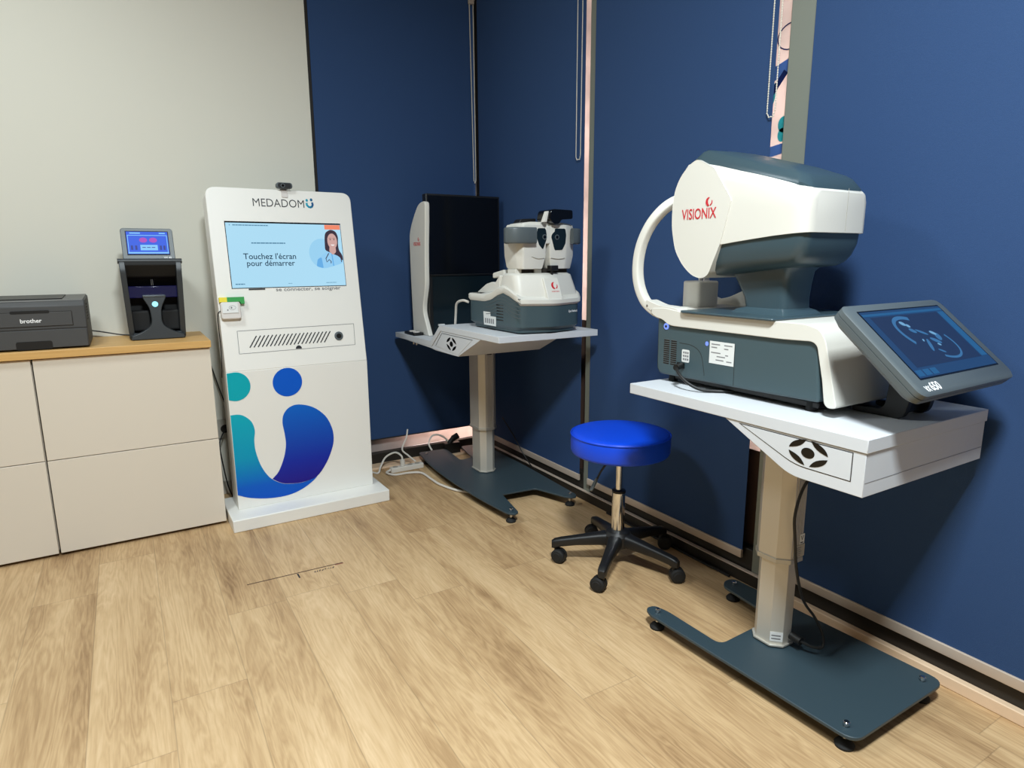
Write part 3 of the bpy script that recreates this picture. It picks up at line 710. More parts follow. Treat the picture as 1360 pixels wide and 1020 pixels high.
    loft(bm, [[TW[0] + TW[1] * a + TW[2] * b2 + TW[3] * k for a, b2 in pr] for k in (-0.02, 0.008)]); ob('body', bm, M['bezel'], w, bev=0.003)
    bm = nb(); flat(bm, rrect(-0.030, 0.030, -0.010, 0.012, 0.010), TW, 0.0080); ob('front_glass', bm, M['black'], w)
    bm = nb(); flat(bm, ell(-0.008, 0.001, 0.0095, 0.0095), TW, 0.0086, 0.002); ob('lens_ring', bm, M['bezel'], w)
    bm = nb(); flat(bm, ell(-0.008, 0.001, 0.006, 0.006), TW, 0.0106, 0.001); ob('lens', bm, M['gloss'], w)
    bm = nb(); pbox(bm, TW, -0.014, 0.014, -0.0155, -0.012, -0.030, 0.006); ob('clip', bm, M['black'], w, bev=0.001)
    bm = nb(); pbox(bm, TU, 0.324, 0.352, H - 0.035, H - 0.001, 0.0004, 0.0035); ob('clip_tongue', bm, M['lightgrey'], w, bev=0.001)
    # card reader on the left edge
    p = TU[0] + TU[1] * 0.048 + TU[2] * 0.236
    rd = thing('card_reader', 'white card reader with a yellow and green strip on the left edge of the kiosk', 'card reader', p)
    bm = nb(); o, uu, vv, n = TU
    pr = rrect(0.006, 0.089, 0.236, 0.312, 0.010)
    loft(bm, [[o + uu * a + vv * b2 + n * k for a, b2 in pr] for k in (0.0004, 0.024)]); ob('body', bm, M['lightgrey'], rd, bev=0.004)
    bm = nb(); pbox(bm, TU, 0.012, 0.078, 0.262, 0.308, 0.024, 0.027); ob('face_plate', bm, M['label'], rd, bev=0.001)
    bm = nb(); flat(bm, ell(0.050, 0.286, 0.0035, 0.0045, 12), TU, 0.0271); flat(bm, ell(0.034, 0.276, 0.003, 0.0035, 12), TU, 0.0271); flat(bm, stroke(ell(0.054, 0.286, 0.014, 0.009, 20, 0, 359), 0.0012), TU, 0.0271); ob('mark', bm, M['gink'], rd, smooth=0)
    bm = nb(); pbox(bm, TU, 0.004, 0.036, 0.312, 0.333, 0.002, 0.022); ob('strip', bm, M['yellow'], rd)['label'] = 'yellow strip'
    bm = nb(); flat(bm, [(0.036, 0.312), (0.09, 0.312), (0.092, 0.303), (0.108, 0.303), (0.108, 0.333), (0.036, 0.333)], TU, 0.002, 0.020); ob('strip', bm, M['green'], rd)['label'] = 'green strip'
    bm = nb(); tube(bm, [TU[0] + TU[1] * 0.006 + TU[2] * 0.275 + TU[3] * 0.012, TU[0] - TU[1] * 0.006 + TU[2] * 0.26 + TU[3] * 0.010, TU[0] - TU[1] * 0.008 + TU[2] * 0.20 - TU[3] * 0.0,
        TU[0] - TU[1] * 0.006 + TU[2] * 0.10 - TU[3] * 0.02, TU[0] - TU[1] * 0.012 - TU[2] * 0.02 - TU[3] * 0.05], 0.0022)
    ob('cable', bm, M['bcable'], rd)
M['tealdot'] = mat('logo_teal', (4, 166, 180), 0.5, spec=0.2)
M['bluedot'] = mat('logo_blue', (4, 88, 200), 0.5, spec=0.2)
kiosk()

# wall socket and loose cables between the cabinet and the kiosk
t = thing('wall_socket', 'grey wall socket in the gap between cabinet and kiosk', 'socket', (0.372, 3.5, 0.30))
b = nb(); box(b, 0.335, 0.409, 3.486, 3.4995, 0.30, 0.40); ob('plate', b, M['trimlow'], t, bev=0.003)
b = nb(); cyl(b, (0.372, 3.4858, 0.35), (0.372, 3.494, 0.35), 0.022, 20); ob('insert', b, M['gap'], t)
b = nb(); tube(b, [(0.372, 3.482, 0.35), (0.365, 3.455, 0.345), (0.348, 3.43, 0.33), (0.33, 3.40, 0.29), (0.335, 3.39, 0.20), (0.35, 3.40, 0.08), (0.37, 3.42, 0.0036)], 0.0035)
solo('power_cable', b, M['bcable'], 'black plug lead running down from the wall socket behind the kiosk', 'cable', (0.35, 3.40, 0.0))
b = nb(); tube(b, [(0.33, 3.47, 0.70), (0.352, 3.46, 0.60), (0.376, 3.455, 0.50), (0.40, 3.45, 0.42), (0.43, 3.445, 0.20), (0.44, 3.43, 0.004)], 0.003)
solo('data_cable', b, M['bcable'], 'thin black cable hanging against the wall beside the kiosk', 'cable', (0.40, 3.45, 0.0))
b = nb(); tube(b, [(-0.16, 3.452, 0.895), (-0.11, 3.455, 0.885), (-0.04, 3.452, 0.868), (0.0, 3.447, 0.8625)], 0.003)
solo('device_cable', b, M['bcable'], 'black lead behind the printer running to the lens meter', 'cable', (-0.05, 3.45, 0.862))

# printed mark on the floor
t = thing('floor_mark', 'thin dark line stuck on the floor in front of the kiosk', 'floor mark', (0.46, 2.405, 0))
FP = plane((0, 0, 0), (1, 0, 0), (0, 1, 0))
b = nb(); flat(b, stroke([(0.281, 2.412), (0.642, 2.402)], 0.005), FP, 0.0002, 0.0004); ob('line', b, mat('brown_line', (72, 48, 36), 0.6), t, smooth=0)
b = nb(); flat(b, stroke([(0.464, 2.400), (0.464, 2.362)], 0.006), FP, 0.0002, 0.0004); ob('tick', b, M['ink'], t, smooth=0)
b = nb()
x = 0.525
while x < 0.605:
    w = random.uniform(0.003, 0.009); flat(b, stroke([(x, 2.378 + random.uniform(-.004, .004)), (x + w, 2.384 + random.uniform(-.006, .006))], 0.004), FP, 0.0002, 0.0004); x += w + 0.0045
ob('small_lettering', b, M['ink'], t, smooth=0)
b = nb(); flat(b, stroke([(0.610, 2.400), (0.643, 2.399)], 0.012), FP, 0.00012, 0.0001); ob('smudge', b, mat('reddish_smudge', (150, 92, 72), 0.7), t, smooth=0)

# ------------------------------------------------------------------ instrument tables
def octagon(x0, x1, y0, y1, c):
    return [(x0 + c, y0), (x1 - c, y0), (x1, y0 + c), (x1, y1 - c), (x1 - c, y1), (x0 + c, y1), (x0, y1 - c), (x0, y0 + c)]
def foot(t, x, y, ztop):
    bm = nb(); lathe(bm, [(0.023, 0), (0.024, 0.006), (0.018, 0.014), (0.010, 0.019), (0.0085, 0.020)], (x, y, 0), 24); f = ob('foot', bm, M['rubber'], t)
    bm = nb(); lathe(bm, [(0.0055, 0.019), (0.0055, ztop + 0.004), (0.0085, ztop + 0.0041), (0.0085, ztop + 0.011), (0.006, ztop + 0.013)], (x, y, 0), 12); ob('bolt', bm, M['chrome'], f)
def column(t, x0, x1, y0, y1, zb, zc, zt, g=0.008):
    bm = nb(); prism(bm, octagon(x0, x1, y0, y1, 0.026), 'z', zb, zc + 0.01); ob('lower_column', bm, M['alu'], t, bev=0.001)
    bm = nb(); prism(bm, octagon(x0 - 0.006, x1 + 0.006, y0 - 0.006, y1 + 0.006, 0.028), 'z', zb, zb + 0.006); ob('column_flange', bm, M['alu2'], t, bev=0.001)
    bm = nb(); prism(bm, octagon(x0 - g, x1 + g, y0 - g, y1 + g, 0.028), 'z', zc, zt)
    # fine ribs on the front and rear faces
    uc = ob('upper_column', bm, M['alu'], t, bev=0.001)
    bm = nb()
    n = 5
    for i in range(n):
        xx = x0 + 0.026 + (x1 - x0 - 0.052) * (i + 0.5) / n
        for yy, s in ((y0 - g, -1), (y1 + g, 1)):
            box(bm, xx - 0.0028, xx + 0.0028, min(yy, yy + s * 0.0018), max(yy, yy + s * 0.0018), zc + 0.004, zt - 0.002)
    ob('ribs', bm, M['alu'], uc, smooth=0)
    bm = nb(); prism(bm, octagon(x0 - g - 0.003, x1 + g + 0.003, y0 - g - 0.003, y1 + g + 0.003, 0.029), 'z', zc - 0.006, zc + 0.008); ob('column_collar', bm, M['alu2'], t, bev=0.001)
def vent_logo(t, T, a, b2, r, sq=1.0):
    """round emblem cut in the drawer: a hole and four petals"""
    bm = nb(); flat(bm, ell(a, b2, r * 0.34, r * 0.40 * sq, 24), T, 0.0004)
    for k in range(4):
        c = 45 + 90 * k
        pts = []
        for i in range(9):
            q = math.radians(c - 38 + 76 * i / 8); pts.append((a + r * math.cos(q), b2 + r * sq * math.sin(q)))
        c1, c2 = Vector(pts[-1]), Vector(pts[0]); mid = (c1 + c2) / 2; cen = Vector((a, b2))
        for i in range(1, 6):
            q = i / 6; p = c1.lerp(c2, q); p += (p - cen) * (-0.0) + (mid - cen) * (-0.22 * math.sin(PI * q)); pts.append(tuple(p))
        flat(bm, pts, T, 0.0004)
    return ob('cutout', bm, M['gloss'], t, smooth=0)

def near_table():
    t = thing('instrument_table', 'pale grey height-adjustable table at the right, carrying the large white eye analyser', 'table', (1.585, 1.08, 0), group='pale grey instrument tables')
    x0, x1, y0, y1 = 1.316, 1.848, 0.724, 1.475
    bm = nb(); box(bm, x0, x1, y0, y1, 0.788, 0.819); ob('tabletop', bm, M['desk'], t, bev=0.0015)
    xs, xe = x0 + 0.003, x1 - 0.003
    pr = [(y0 + 0.003, 0.787), (y0 + 0.003, 0.688), (0.905, 0.688), (1.105, 0.787)]
    bm = nb(); prism(bm, rpoly(pr, [0, 0, 0.03, 0], 4), 'x', xs, xe); hs = ob('drawer_housing', bm, M['desk'], t, bev=0.001)
    # end panel seams
    E_ = plane((xs, y0 + 0.003, 0), (1, 0, 0), (0, 0, 1))
    bm = nb()
    for z in (0.7195, 0.7875): flat(bm, [(0.004, z), (xe - xs, z), (xe - xs, z + 0.0012), (0.004, z + 0.0012)], E_, 0.0002, 0.0002)
    ob('seam', bm, M['gink'], hs, smooth=0)
    # drawer front on the long left side
    S = plane((xs, 0, 0), (0, -1, 0), (0, 0, 1))
    q = [(-0.755, 0.783), (-0.755, 0.7165), (-0.893, 0.7165), (-1.06, 0.783)]
    bm = nb(); flat(bm, rpoly(q, [0, 0, 0.03, 0]), S, 0.0002, 0.0004); ob('drawer_gap', bm, M['gap'], hs, smooth=0)
    q = [(-0.757, 0.781), (-0.757, 0.7187), (-0.892, 0.7187), (-1.05, 0.781)]
    bm = nb(); flat(bm, rpoly(q, [0, 0, 0.03, 0]), S, 0.0003, 0.0012); df = ob('drawer_front', bm, M['desk'], t)
    SS = (S[0] + S[3] * 0.0013, S[1], S[2], S[3])
    vent_logo(df, SS, -0.861, 0.7545, 0.050, 0.62)
    column(t, 1.545, 1.635, 1.055, 1.155, 0.060, 0.335, 0.688)
    # base plate: full width near end, two prongs at the far end
    out = [(1.392, 0.722), (1.815, 0.722), (1.800, 1.10), (1.790, 1.415), (1.750, 1.425), (1.715, 1.40), (1.690, 1.175), (1.430, 1.165), (1.428, 1.38), (1.415, 1.432), (1.380, 1.436), (1.364, 1.40)]
    bm = nb(); prism(bm, rpoly(out, [0.04, 0.04, 0.0, 0.02, 0.02, 0.02, 0.03, 0.03, 0.02, 0.02, 0.02, 0.02], 5), 'z', 0.046, 0.056); ob('base_plate', bm, M['base'], t, bev=0.002)
    for x, y in ((1.395, 1.395), (1.425, 0.765), (1.768, 0.758), (1.752, 1.385)): foot(t, x, y, 0.056)
    # stickers on the column
    FC = plane((1.571, 1.047 - 0.0020, 0), (1, 0, 0), (0, 0, 1))
    bm = nb(); flat(bm, [(0.024, 0.385), (0.046, 0.385), (0.046, 0.415), (0.024, 0.415)], FC, 0.0003); st = ob('sticker', bm, M['label'], t, smooth=0)
    bm = nb(); flat(bm, [(0.028, 0.388), (0.040, 0.388), (0.040, 0.391), (0.028, 0.391)], FC, 0.001); flat(bm, stroke([(0.03, 0.41), (0.035, 0.397), (0.04, 0.41)], 0.002), FC, 0.001); ob('sticker_print', bm, M['ink'], st, smooth=0)
    bm = nb(); flat(bm, [(0.010, 0.345), (0.050, 0.345), (0.050, 0.383), (0.010, 0.383)], FC, 0.0003); st = ob('sticker', bm, M['trimlow'], t, smooth=0)
    bm = nb()
    for i in range(5): flat(bm, [(0.013, 0.350 + i * 0.006), (0.03 + 0.003 * (i % 3), 0.350 + i * 0.006), (0.03 + 0.003 * (i % 3), 0.352 + i * 0.006), (0.013, 0.352 + i * 0.006)], FC, 0.001)
    ob('sticker_print', bm, M['gink'], st, smooth=0)
    c1 = Vector((1.545, 1.081, 0)); c2 = Vector((1.571, 1.055, 0)); CH = plane(c1, c2 - c1, (0, 0, 1))
    bm = nb(); flat(bm, [(0.0, 0.075), (0.036, 0.075), (0.036, 0.105), (0.0, 0.105)], CH, 0.0004); st = ob('sticker', bm, M['label'], t, smooth=0)
    bm = nb()
    for z in (0.082, 0.092): flat(bm, [(0.004, z), (0.030, z), (0.030, z + 0.004), (0.004, z + 0.004)], CH, 0.001)
    ob('sticker_print', bm, M['gink'], st, smooth=0)
    # power lead of the column
    b = nb(); cyl(b, (1.595, 1.046, 0.095), (1.595, 1.012, 0.092), 0.013, 14); 
    tube(b, [(1.595, 1.015, 0.092), (1.61, 0.985, 0.085), (1.635, 0.97, 0.085), (1.655, 0.985, 0.11), (1.64, 1.005, 0.16), (1.60, 1.020, 0.22), (1.560, 1.022, 0.32), (1.537, 1.020, 0.42), (1.530, 1.022, 0.50), (1.560, 1.02, 0.58), (1.62, 1.005, 0.65), (1.655, 1.00, 0.688)], 0.0042, 8)
    solo('power_lead', b, M['bcable'], 'black lead curving up the aluminium column of the right-hand table', 'cable', (1.595, 1.03, 0.08))
near_table()

# ------------------------------------------------------------------ the large analyser
def swoosh(T, a, b2, s):
    """red crescent mark with a small second crescent"""
    out = ell(a, b2, s, s, 16, 100, 250); inn = ell(a + s * 0.35, b2 + s * 0.08, s * 0.75, s * 0.9, 16, 250, 110)
    o2 = ell(a + s * 0.12, b2 - s * 0.05, s * 0.75, s * 0.78, 14, -75, 20); i2 = ell(a + s * 0.05, b2 + s * 0.12, s * 0.62, s * 0.72, 14, 20, -75)
    return out + inn, o2 + i2
def analyser():
    cx = 1.58; z0 = 0.819
    t = thing('eye_analyser', 'large white and slate eye analyser with a wide head on the right-hand table', 'optical instrument', (cx, 1.17, z0))
    # ---- base
    bm = nb(); prism(bm, rpoly([(0.915, 0.850), (1.10, 0.846), (1.462, 0.842), (1.474, 0.86), (1.476, 1.015), (1.40, 1.030), (0.93, 1.02)], 0.008), 'x', 1.424, 1.736); bb = ob('base_body', bm, M['teal'], t, bev=0.006)
    cov = [(1.497, 1.046), (1.500, 1.030), (1.478, 1.018), (1.448, 1.014), (1.425, 1.000), (1.405, 0.997), (1.02, 0.996), (0.940, 0.999), (0.926, 0.990), (0.905, 0.905), (0.896, 0.852), (0.885, 0.843), (0.862, 0.846), (0.868, 0.865), (0.905, 1.005), (0.922, 1.030), (0.96, 1.040), (1.36, 1.040), (1.44, 1.050)]
    bm = nb(); prism(bm, rpoly(cov, 0.012, 3), 'x', 1.416, 1.744); ob('base_cover', bm, M['shell'], t, bev=0.006, seg=3)
    for x in (1.46, 1.70):
        for y in (0.955, 1.435):
            bm = nb(); lathe(bm, [(0.014, 0), (0.013, 0.026), (0.010, 0.030)], (x, y, z0), 18); ob('rubber_foot', bm, M['rubber'], t)
    bm = nb(); box(bm, 1.45, 1.71, 0.93, 1.42, 0.828, 0.846); ob('shadow_gap_block', bm, M['black'], t, bev=0.004)  # black block stands in for the shadow gap under the body
    SL = plane((1.424, 0, 0), (0, -1, 0), (0, 0, 1))
    bm = nb()
    for k in range(2):
        for i in range(12):
            flat(bm, rrect(-1.445 + k * 0.030, -1.421 + k * 0.030, 0.877 + i * 0.0065, 0.8805 + i * 0.0065, 0.0015, 2), SL, 0.0003, 0.0004)
    ob('vent', bm, M['gloss'], bb, smooth=0)
    bm = nb()
    for k in range(2):
        for i in range(12):
            flat(bm, rrect(-1.445 + k * 0.030, -1.421 + k * 0.030, 0.8808 + i * 0.0065, 0.8826 + i * 0.0065, 0.0008, 2), SL, 0.0003, 0.0006)
    ob('vent_rib', bm, M['bezel'], bb, smooth=0)
    bm = nb(); flat(bm, rrect(-1.368, -1.338, 0.892, 0.930, 0.004), SL, 0.0004); st = ob('sticker', bm, M['label'], bb, smooth=0)
    bm = nb()
    for i in range(3):
        for j in range(3): flat(bm, [(-1.363 + j * 0.008, 0.898 + i * 0.010), (-1.357 + j * 0.008, 0.898 + i * 0.010), (-1.357 + j * 0.008, 0.904 + i * 0.010), (-1.363 + j * 0.008, 0.904 + i * 0.010)], SL, 0.001, 0.0003)
    ob('sticker_print', bm, M['gink'], st, smooth=0)
    bm = nb(); flat(bm, [(-1.262, 0.903), (-1.175, 0.903), (-1.175, 0.967), (-1.262, 0.967)], SL, 0.0004); st = ob('sticker', bm, M['label'], bb, smooth=0)
    bm = nb()
    for a0, a1, zz in ((-1.256, -1.225, 0.957), (-1.21, -1.182, 0.957), (-1.256, -1.235, 0.948), (-1.21, -1.195, 0.947), (-1.256, -1.222, 0.933), (-1.205, -1.195, 0.929), (-1.238, -1.21, 0.913), (-1.2, -1.182, 0.912), (-1.235, -1.205, 0.923)):
        flat(bm, [(a0, zz), (a1, zz), (a1, zz + 0.003), (a0, zz + 0.003)], SL, 0.001, 0.0003)
    ob('sticker_print', bm, M['gink'], st, smooth=0)
    bm = nb(); flat(bm, ell(-1.273, 0.957, 0.0055, 0.0065, 16), SL, 0.0004, 0.0012); ob('indicator', bm, M['led'], bb)
    bm = nb(); flat(bm, stroke([(-1.174, 0.967), (-1.172, 0.85)], 0.0012), SL, 0.0003, 0.0002); flat(bm, stroke(cr2([(-1.38, 0.948), (-1.33, 0.945), (-1.295, 0.925), (-1.280, 0.875), (-1.278, 0.862)]), 0.0012), SL, 0.0003, 0.0002); ob('seam', bm, M['gap'], bb, smooth=0)
    bm = nb(); flat(bm, ell(-1.437, 0.993, 0.010, 0.010, 24), SL, 0.0004, 0.002); sw = ob('button', bm, M['led'], bb); 
    bm = nb(); flat(bm, ell(-1.437, 0.993, 0.0042, 0.0042, 16), SL, 0.0025, 0.001); ob('button_centre', bm, M['gloss'], sw)
    bm = nb(); pbox(bm, SL, -1.385, -1.355, 0.872, 0.889, 0.0003, 0.004); ob('power_inlet', bm, M['gloss'], bb, bev=0.001)
    # lead plugged into the side
    b = nb(); cyl(b, (1.4236 - 0.004, 1.365, 0.881), (1.385, 1.352, 0.879), 0.0095, 14); tube(b, [(1.388, 1.353, 0.879), (1.372, 1.33, 0.868), (1.372, 1.295, 0.845), (1.39, 1.26, 0.828), (1.42, 1.235, 0.8245), (1.46, 1.20, 0.824)], 0.0045)
    solo('power_lead', b, M['bcable'], 'black mains lead plugged into the side of the large eye analyser', 'cable', (1.385, 1.30, 0.82))
    # ---- head rest arches, left and right, meeting behind the head
    prof = rrect(-0.014, 0.014, -0.015, 0.015, 0.006, 3)
    for s in (-1, 1):
        pts = [(1.47, 1.026, 0.142), (1.505, 1.038, 0.145), (1.545, 1.066, 0.148), (1.573, 1.115, 0.150), (1.582, 1.175, 0.150), (1.572, 1.24, 0.147), (1.545, 1.30, 0.138), (1.512, 1.345, 0.120), (1.492, 1.372, 0.085), (1.484, 1.385, 0.03), (1.484, 1.386, 0.0)]
        P = cr_smooth([(cx + s * w, y, z) for y, z, w in pts], 5)
        bm = nb(); sweep(bm, P, prof, (1, 0, 0.001)); hr = ob('head_rest', bm, M['shell'], t, smooth=45)
        if s < 0:
            for (y, z) in ((1.520, 1.052), (1.497, 1.038)):
                bm = nb(); cyl(bm, (cx + s * 0.159, y, z), (cx + s * 0.163, y, z), 0.0038, 12); ob('screw', bm, M['steel'], hr)
    # white fairings at the foot of the arches
    for s in (-1, 1):
        bm = nb()
        xo = cx + s * 0.162; xi = cx + s * 0.118
        pts = [(1.525, 1.045), (1.48, 1.028), (1.40, 1.034), (1.382, 1.038), (1.39, 1.050), (1.42, 1.054), (1.47, 1.056), (1.53, 1.072)]
        if s > 0: pts = [(1.525, 1.045), (1.48, 1.028), (1.34, 1.034), (1.24, 1.038), (1.28, 1.10), (1.36, 1.105), (1.44, 1.072), (1.50, 1.062), (1.53, 1.072)]
        prism(bm, rpoly(pts, 0.01, 3), 'x', min(xo, xi), max(xo, xi)); ob('arch_foot', bm, M['shell'], t, bev=0.006)
    # chin rest
    bm = nb(); prism(bm, rpoly([(cx - 0.045, 1.415), (cx + 0.045, 1.415), (cx + 0.05, 1.455), (cx + 0.03, 1.50), (cx - 0.03, 1.50), (cx - 0.05, 1.455)], 0.012), 'z', 1.044, 1.128); ch = ob('chin_rest', bm, M['shell'], t, bev=0.005)
    bm = nb(); cyl(bm, (cx, 1.45, 1.127), (cx, 1.45, 1.175), 0.006, 14); ob('chin_pin', bm, M['steel'], ch)
    # ---- moving stage and neck
    bm = nb(); pr = rpoly([(1.403, 1.045), (1.757, 1.045), (1.757, 1.30), (1.745, 1.375), (1.415, 1.375), (1.403, 1.36)], 0.012)
    prism(bm, pr, 'z', 1.0405, 1.047); ob('stage_plate', bm, M['teal2'], t, bev=0.0025)
    bm = nb()
    def nring(x0, x1, y0, y1, z, r=0.02): return [(x, y, z) for x, y in rrect(x0, x1, y0, y1, r, 4)]
    loft(bm, [nring(1.495, 1.665, 1.075, 1.265, 1.0465), nring(1.505, 1.655, 1.085, 1.255, 1.056), nring(1.518, 1.642, 1.098, 1.232, 1.062), nring(1.518, 1.640, 1.098, 1.240, 1.09), nring(1.515, 1.640, 1.094, 1.262, 1.13), nring(1.512, 1.643, 1.090, 1.285, 1.162), nring(1.50, 1.66, 1.08, 1.30, 1.18)])
    ob('neck', bm, M['teal2'], t, smooth=50)
    # ---- head: white shell
    def xr(y):   # half width in plan
        return 0.131 if y < 1.40 else 0.131 - 0.05 * ((y - 1.40) / 0.06) ** 2
    def ztop(y):
        pts = ((0.99, 1.355), (1.03, 1.379), (1.15, 1.420), (1.36, 1.481), (1.42, 1.470), (1.452, 1.42), (1.47, 1.37))
        for (a, za), (c, zc) in zip(pts[:-1], pts[1:]):
            if y <= c: return za + (zc - za) * (y - a) / (c - a)
        return pts[-1][1]
    def zbot(y):
        pts = ((0.99, 1.262), (1.08, 1.257), (1.20, 1.245), (1.28, 1.235), (1.34, 1.20), (1.47, 1.24))
        for (a, za), (c, zc) in zip(pts[:-1], pts[1:]):
            if y <= c: return za + (zc - za) * (y - a) / (c - a)
        return pts[-1][1]
    ys = [1.0, 1.003, 1.010, 1.025, 1.05, 1.10, 1.16, 1.22, 1.28, 1.34, 1.39, 1.42, 1.44, 1.452]
    hw = [0.098, 0.112, 0.122, 0.129, 0.131, 0.131, 0.130, 0.130, 0.131, 0.131, 0.131, 0.128, 0.120, 0.104]
    rings = []
    for y, w in zip(ys, hw):
        zt, zb = ztop(y), zbot(y); r = 0.010
        if y > 1.41: zb += (y - 1.41) * 0.8
        rings.append([(cx + a, y, zb + (zt - zb) * c) for a, c in ((-w, 0), (-w, 0.25), (-w * 1.003, 0.5), (-w, 0.78), (-w + 0.006, 0.94), (-w + 0.018, 1.0), (w - 0.018, 1.0), (w - 0.006, 0.94), (w, 0.78), (w * 1.003, 0.5), (w, 0.25), (w, 0))])
    bm = nb(); loft(bm, rings); hd = ob('head_shell', bm, M['shell'], t, smooth=40, bev=0.0)
    # face plate on the patient's side, reaching down to the chin, with a slanted rear edge
    fp = [(1.236, 1.355), (1.266, 1.240), (1.305, 1.150), (1.330, 1.140), (1.365, 1.148), (1.405, 1.178), (1.438, 1.222), (1.455, 1.29), (1.456, 1.35), (1.448, 1.40), (1.425, 1.44), (1.39, 1.468), (1.365, 1.478), (1.30, 1.445)]
    bm = nb(); fpr = rpoly(fp, [0.004, 0.01, 0.02, 0.02] + [0.02] * 8 + [0.01, 0.01], 3)
    rg = []
    def infl(k): return [(1.35 + (y - 1.35) * k, 1.31 + (z - 1.31) * k) for y, z in fpr]
    for dx, k in ((-0.106, 0.90), (-0.122, 0.965), (-0.1335, 0.997), (-0.134, 1.0), (0.134, 1.0), (0.1335, 0.997), (0.122, 0.965), (0.106, 0.90)):
        # keep the slanted rear edge crisp: only pull in the patient side
        q = [(y if y < 1.33 else 1.33 + (y - 1.33) * k, z if y < 1.27 else 1.30 + (z - 1.30) * (1 - (1 - k) * 0.7)) for y, z in fpr]
        if abs(dx) < 0.13: q = [(y, z) for y, z in q]
        rg.append([(cx + dx, y, z) for y, z in q])
    # outside faces only as far as the flank
    bm = nb(); loft(bm, rg[2:6]); fpo = ob('face_plate', bm, M['shell'], t, bev=0.010, seg=4, smooth=40)
    # grey lower body
    def lring(z, w, ya, yb, r=0.03, k=0.0):
        return [(cx + a, y, z - k * max(0.0, y - 1.08)) for a, y in rrect(-w, w, ya, yb, r, 5)]
    bm = nb(); loft(bm, [lring(1.262, 0.124, 1.008, 1.33, 0.03, 0.06), lring(1.235, 0.123, 1.010, 1.33, 0.03, 0.06), lring(1.205, 0.119, 1.020, 1.33, 0.032, 0.08), lring(1.187, 0.111, 1.032, 1.33, 0.034, 0.10), lring(1.178, 0.098, 1.046, 1.325, 0.034, 0.12), lring(1.174, 0.07, 1.07, 1.31, 0.03, 0.12)])
    ob('head_lower_body', bm, M['teal2'], t, smooth=50)
    # dark top cap following the slope
    def cring(w, ya, yb, dz, r=0.03):
        return [(cx + a, y, ztop(y) + dz) for a, y in rrect(-w, w, ya, yb, r, 6)]
    bm = nb(); loft(bm, [cring(0.122, 1.012, 1.405, -0.012), cring(0.1225, 1.012, 1.405, 0.002), cring(0.110, 1.030, 1.385, 0.019), cring(0.102, 1.042, 1.372, 0.024), cring(0.06, 1.09, 1.32, 0.030)])
    ob('top_cap', bm, M['teal2'], t, smooth=35)
    SH = plane((cx - 0.134, 0, 0), (0, -1, 0), (0, 0, 1))
    text('lettering', 'VISIONIX', SH, -1.415, 1.3105, 0.130, 0.030, M['red'], fpo, 0.0005, bold=0.004)
    a, c2 = swoosh(SH, -1.312, 1.356, 0.013)
    bm = nb(); flat(bm, a, SH, 0.0005); flat(bm, c2, SH, 0.0005); ob('emblem', bm, M['red'], fpo, smooth=0)
    bm = nb(); flat(bm, stroke([(0.025, 1.266), (0.026, 1.372)], 0.0012), plane((cx + 0.0, 1.0, 0), (1, 0, 0), (0, 0, 1)), 0.0002, 0.0003)
    ob('seam', bm, M['trimlow'], hd, smooth=0)
    # ---- tilting operator screen
    yaw = math.radians(1.2); tilt = math.radians(48.6)
    u = Vector((math.cos(yaw), math.sin(yaw), 0)); n = Vector((math.sin(yaw), -math.cos(yaw), 0)); v = Vector((0, 0, 1)) * math.cos(tilt) - n * math.sin(tilt)
    T = plane(Vector((1.565, 0.744, 1.010)), u, v); nn = T[3]
    pr = rrect(-0.216, 0.216, -0.130, 0.128, 0.022, 5)
    def R(k, ins): return [T[0] + T[1] * (a - math.copysign(ins, a)) + T[2] * (b2 - math.copysign(ins, b2)) + nn * k for a, b2 in pr]
    bm = nb(); loft(bm, [R(-0.040, 0.012), R(-0.030, 0.001), R(-0.017, 0.0), R(-0.0165, 0.0016), R(-0.0155, 0.0016), R(-0.015, 0.0), R(-0.004, 0.0), R(0.0, 0.005)]); ms = ob('operator_screen', bm, M['bezel'], t, smooth=35)
    bm = nb(); flat(bm, rrect(-0.178, 0.184, -0.092, 0.106, 0.002, 2), T, 0.0002, 0.0003); ob('screen_border', bm, M['gloss'], ms, smooth=0)
    bm = nb(); flat(bm, [(-0.174, -0.088), (0.180, -0.088), (0.180, 0.102), (-0.174, 0.102)], T, 0.0006, 0.0003); sc = ob('screen', bm, M['vx_bg'], ms, smooth=0)
    bm = nb(); flat(bm, [(-0.150, -0.062), (0.145, -0.062), (0.145, 0.084), (-0.150, 0.084)], T, 0.0010, 0.0002); ob('screen_picture', bm, M['vx_dk'], sc, smooth=0)
    bm = nb(); flat(bm, [(-0.172, 0.088), (0.178, 0.088), (0.178, 0.095), (-0.172, 0.095)], T, 0.0010, 0.0002); flat(bm, [(0.15, -0.06), (0.177, -0.06), (0.177, 0.084), (0.15, 0.084)], T, 0.0010, 0.0002)
    for i in range(3): flat(bm, [(-0.17 + i * 0.03, -0.084), (-0.146 + i * 0.03, -0.084), (-0.146 + i * 0.03, -0.068), (-0.17 + i * 0.03, -0.068)], T, 0.0010, 0.0002)
    ob('screen_bars', bm, M['vx_md'], sc, smooth=0)
    rot = lambda P, cxx, cyy, a: [(cxx + (x * math.cos(a) - y * math.sin(a)), cyy + (x * math.sin(a) + y * math.cos(a))) for x, y in P]
    A = math.radians(-28)
    bm = nb()
    flat(bm, stroke(rot(ell(0, 0, 0.095, 0.052, 20, 110, 235), 0.0, 0.012, A), 0.010), T, 0.0014, 0.0002)
    flat(bm, stroke(rot(ell(0, 0, 0.095, 0.052, 20, -75, 45), 0.0, 0.012, A), 0.006), T, 0.0014, 0.0002)
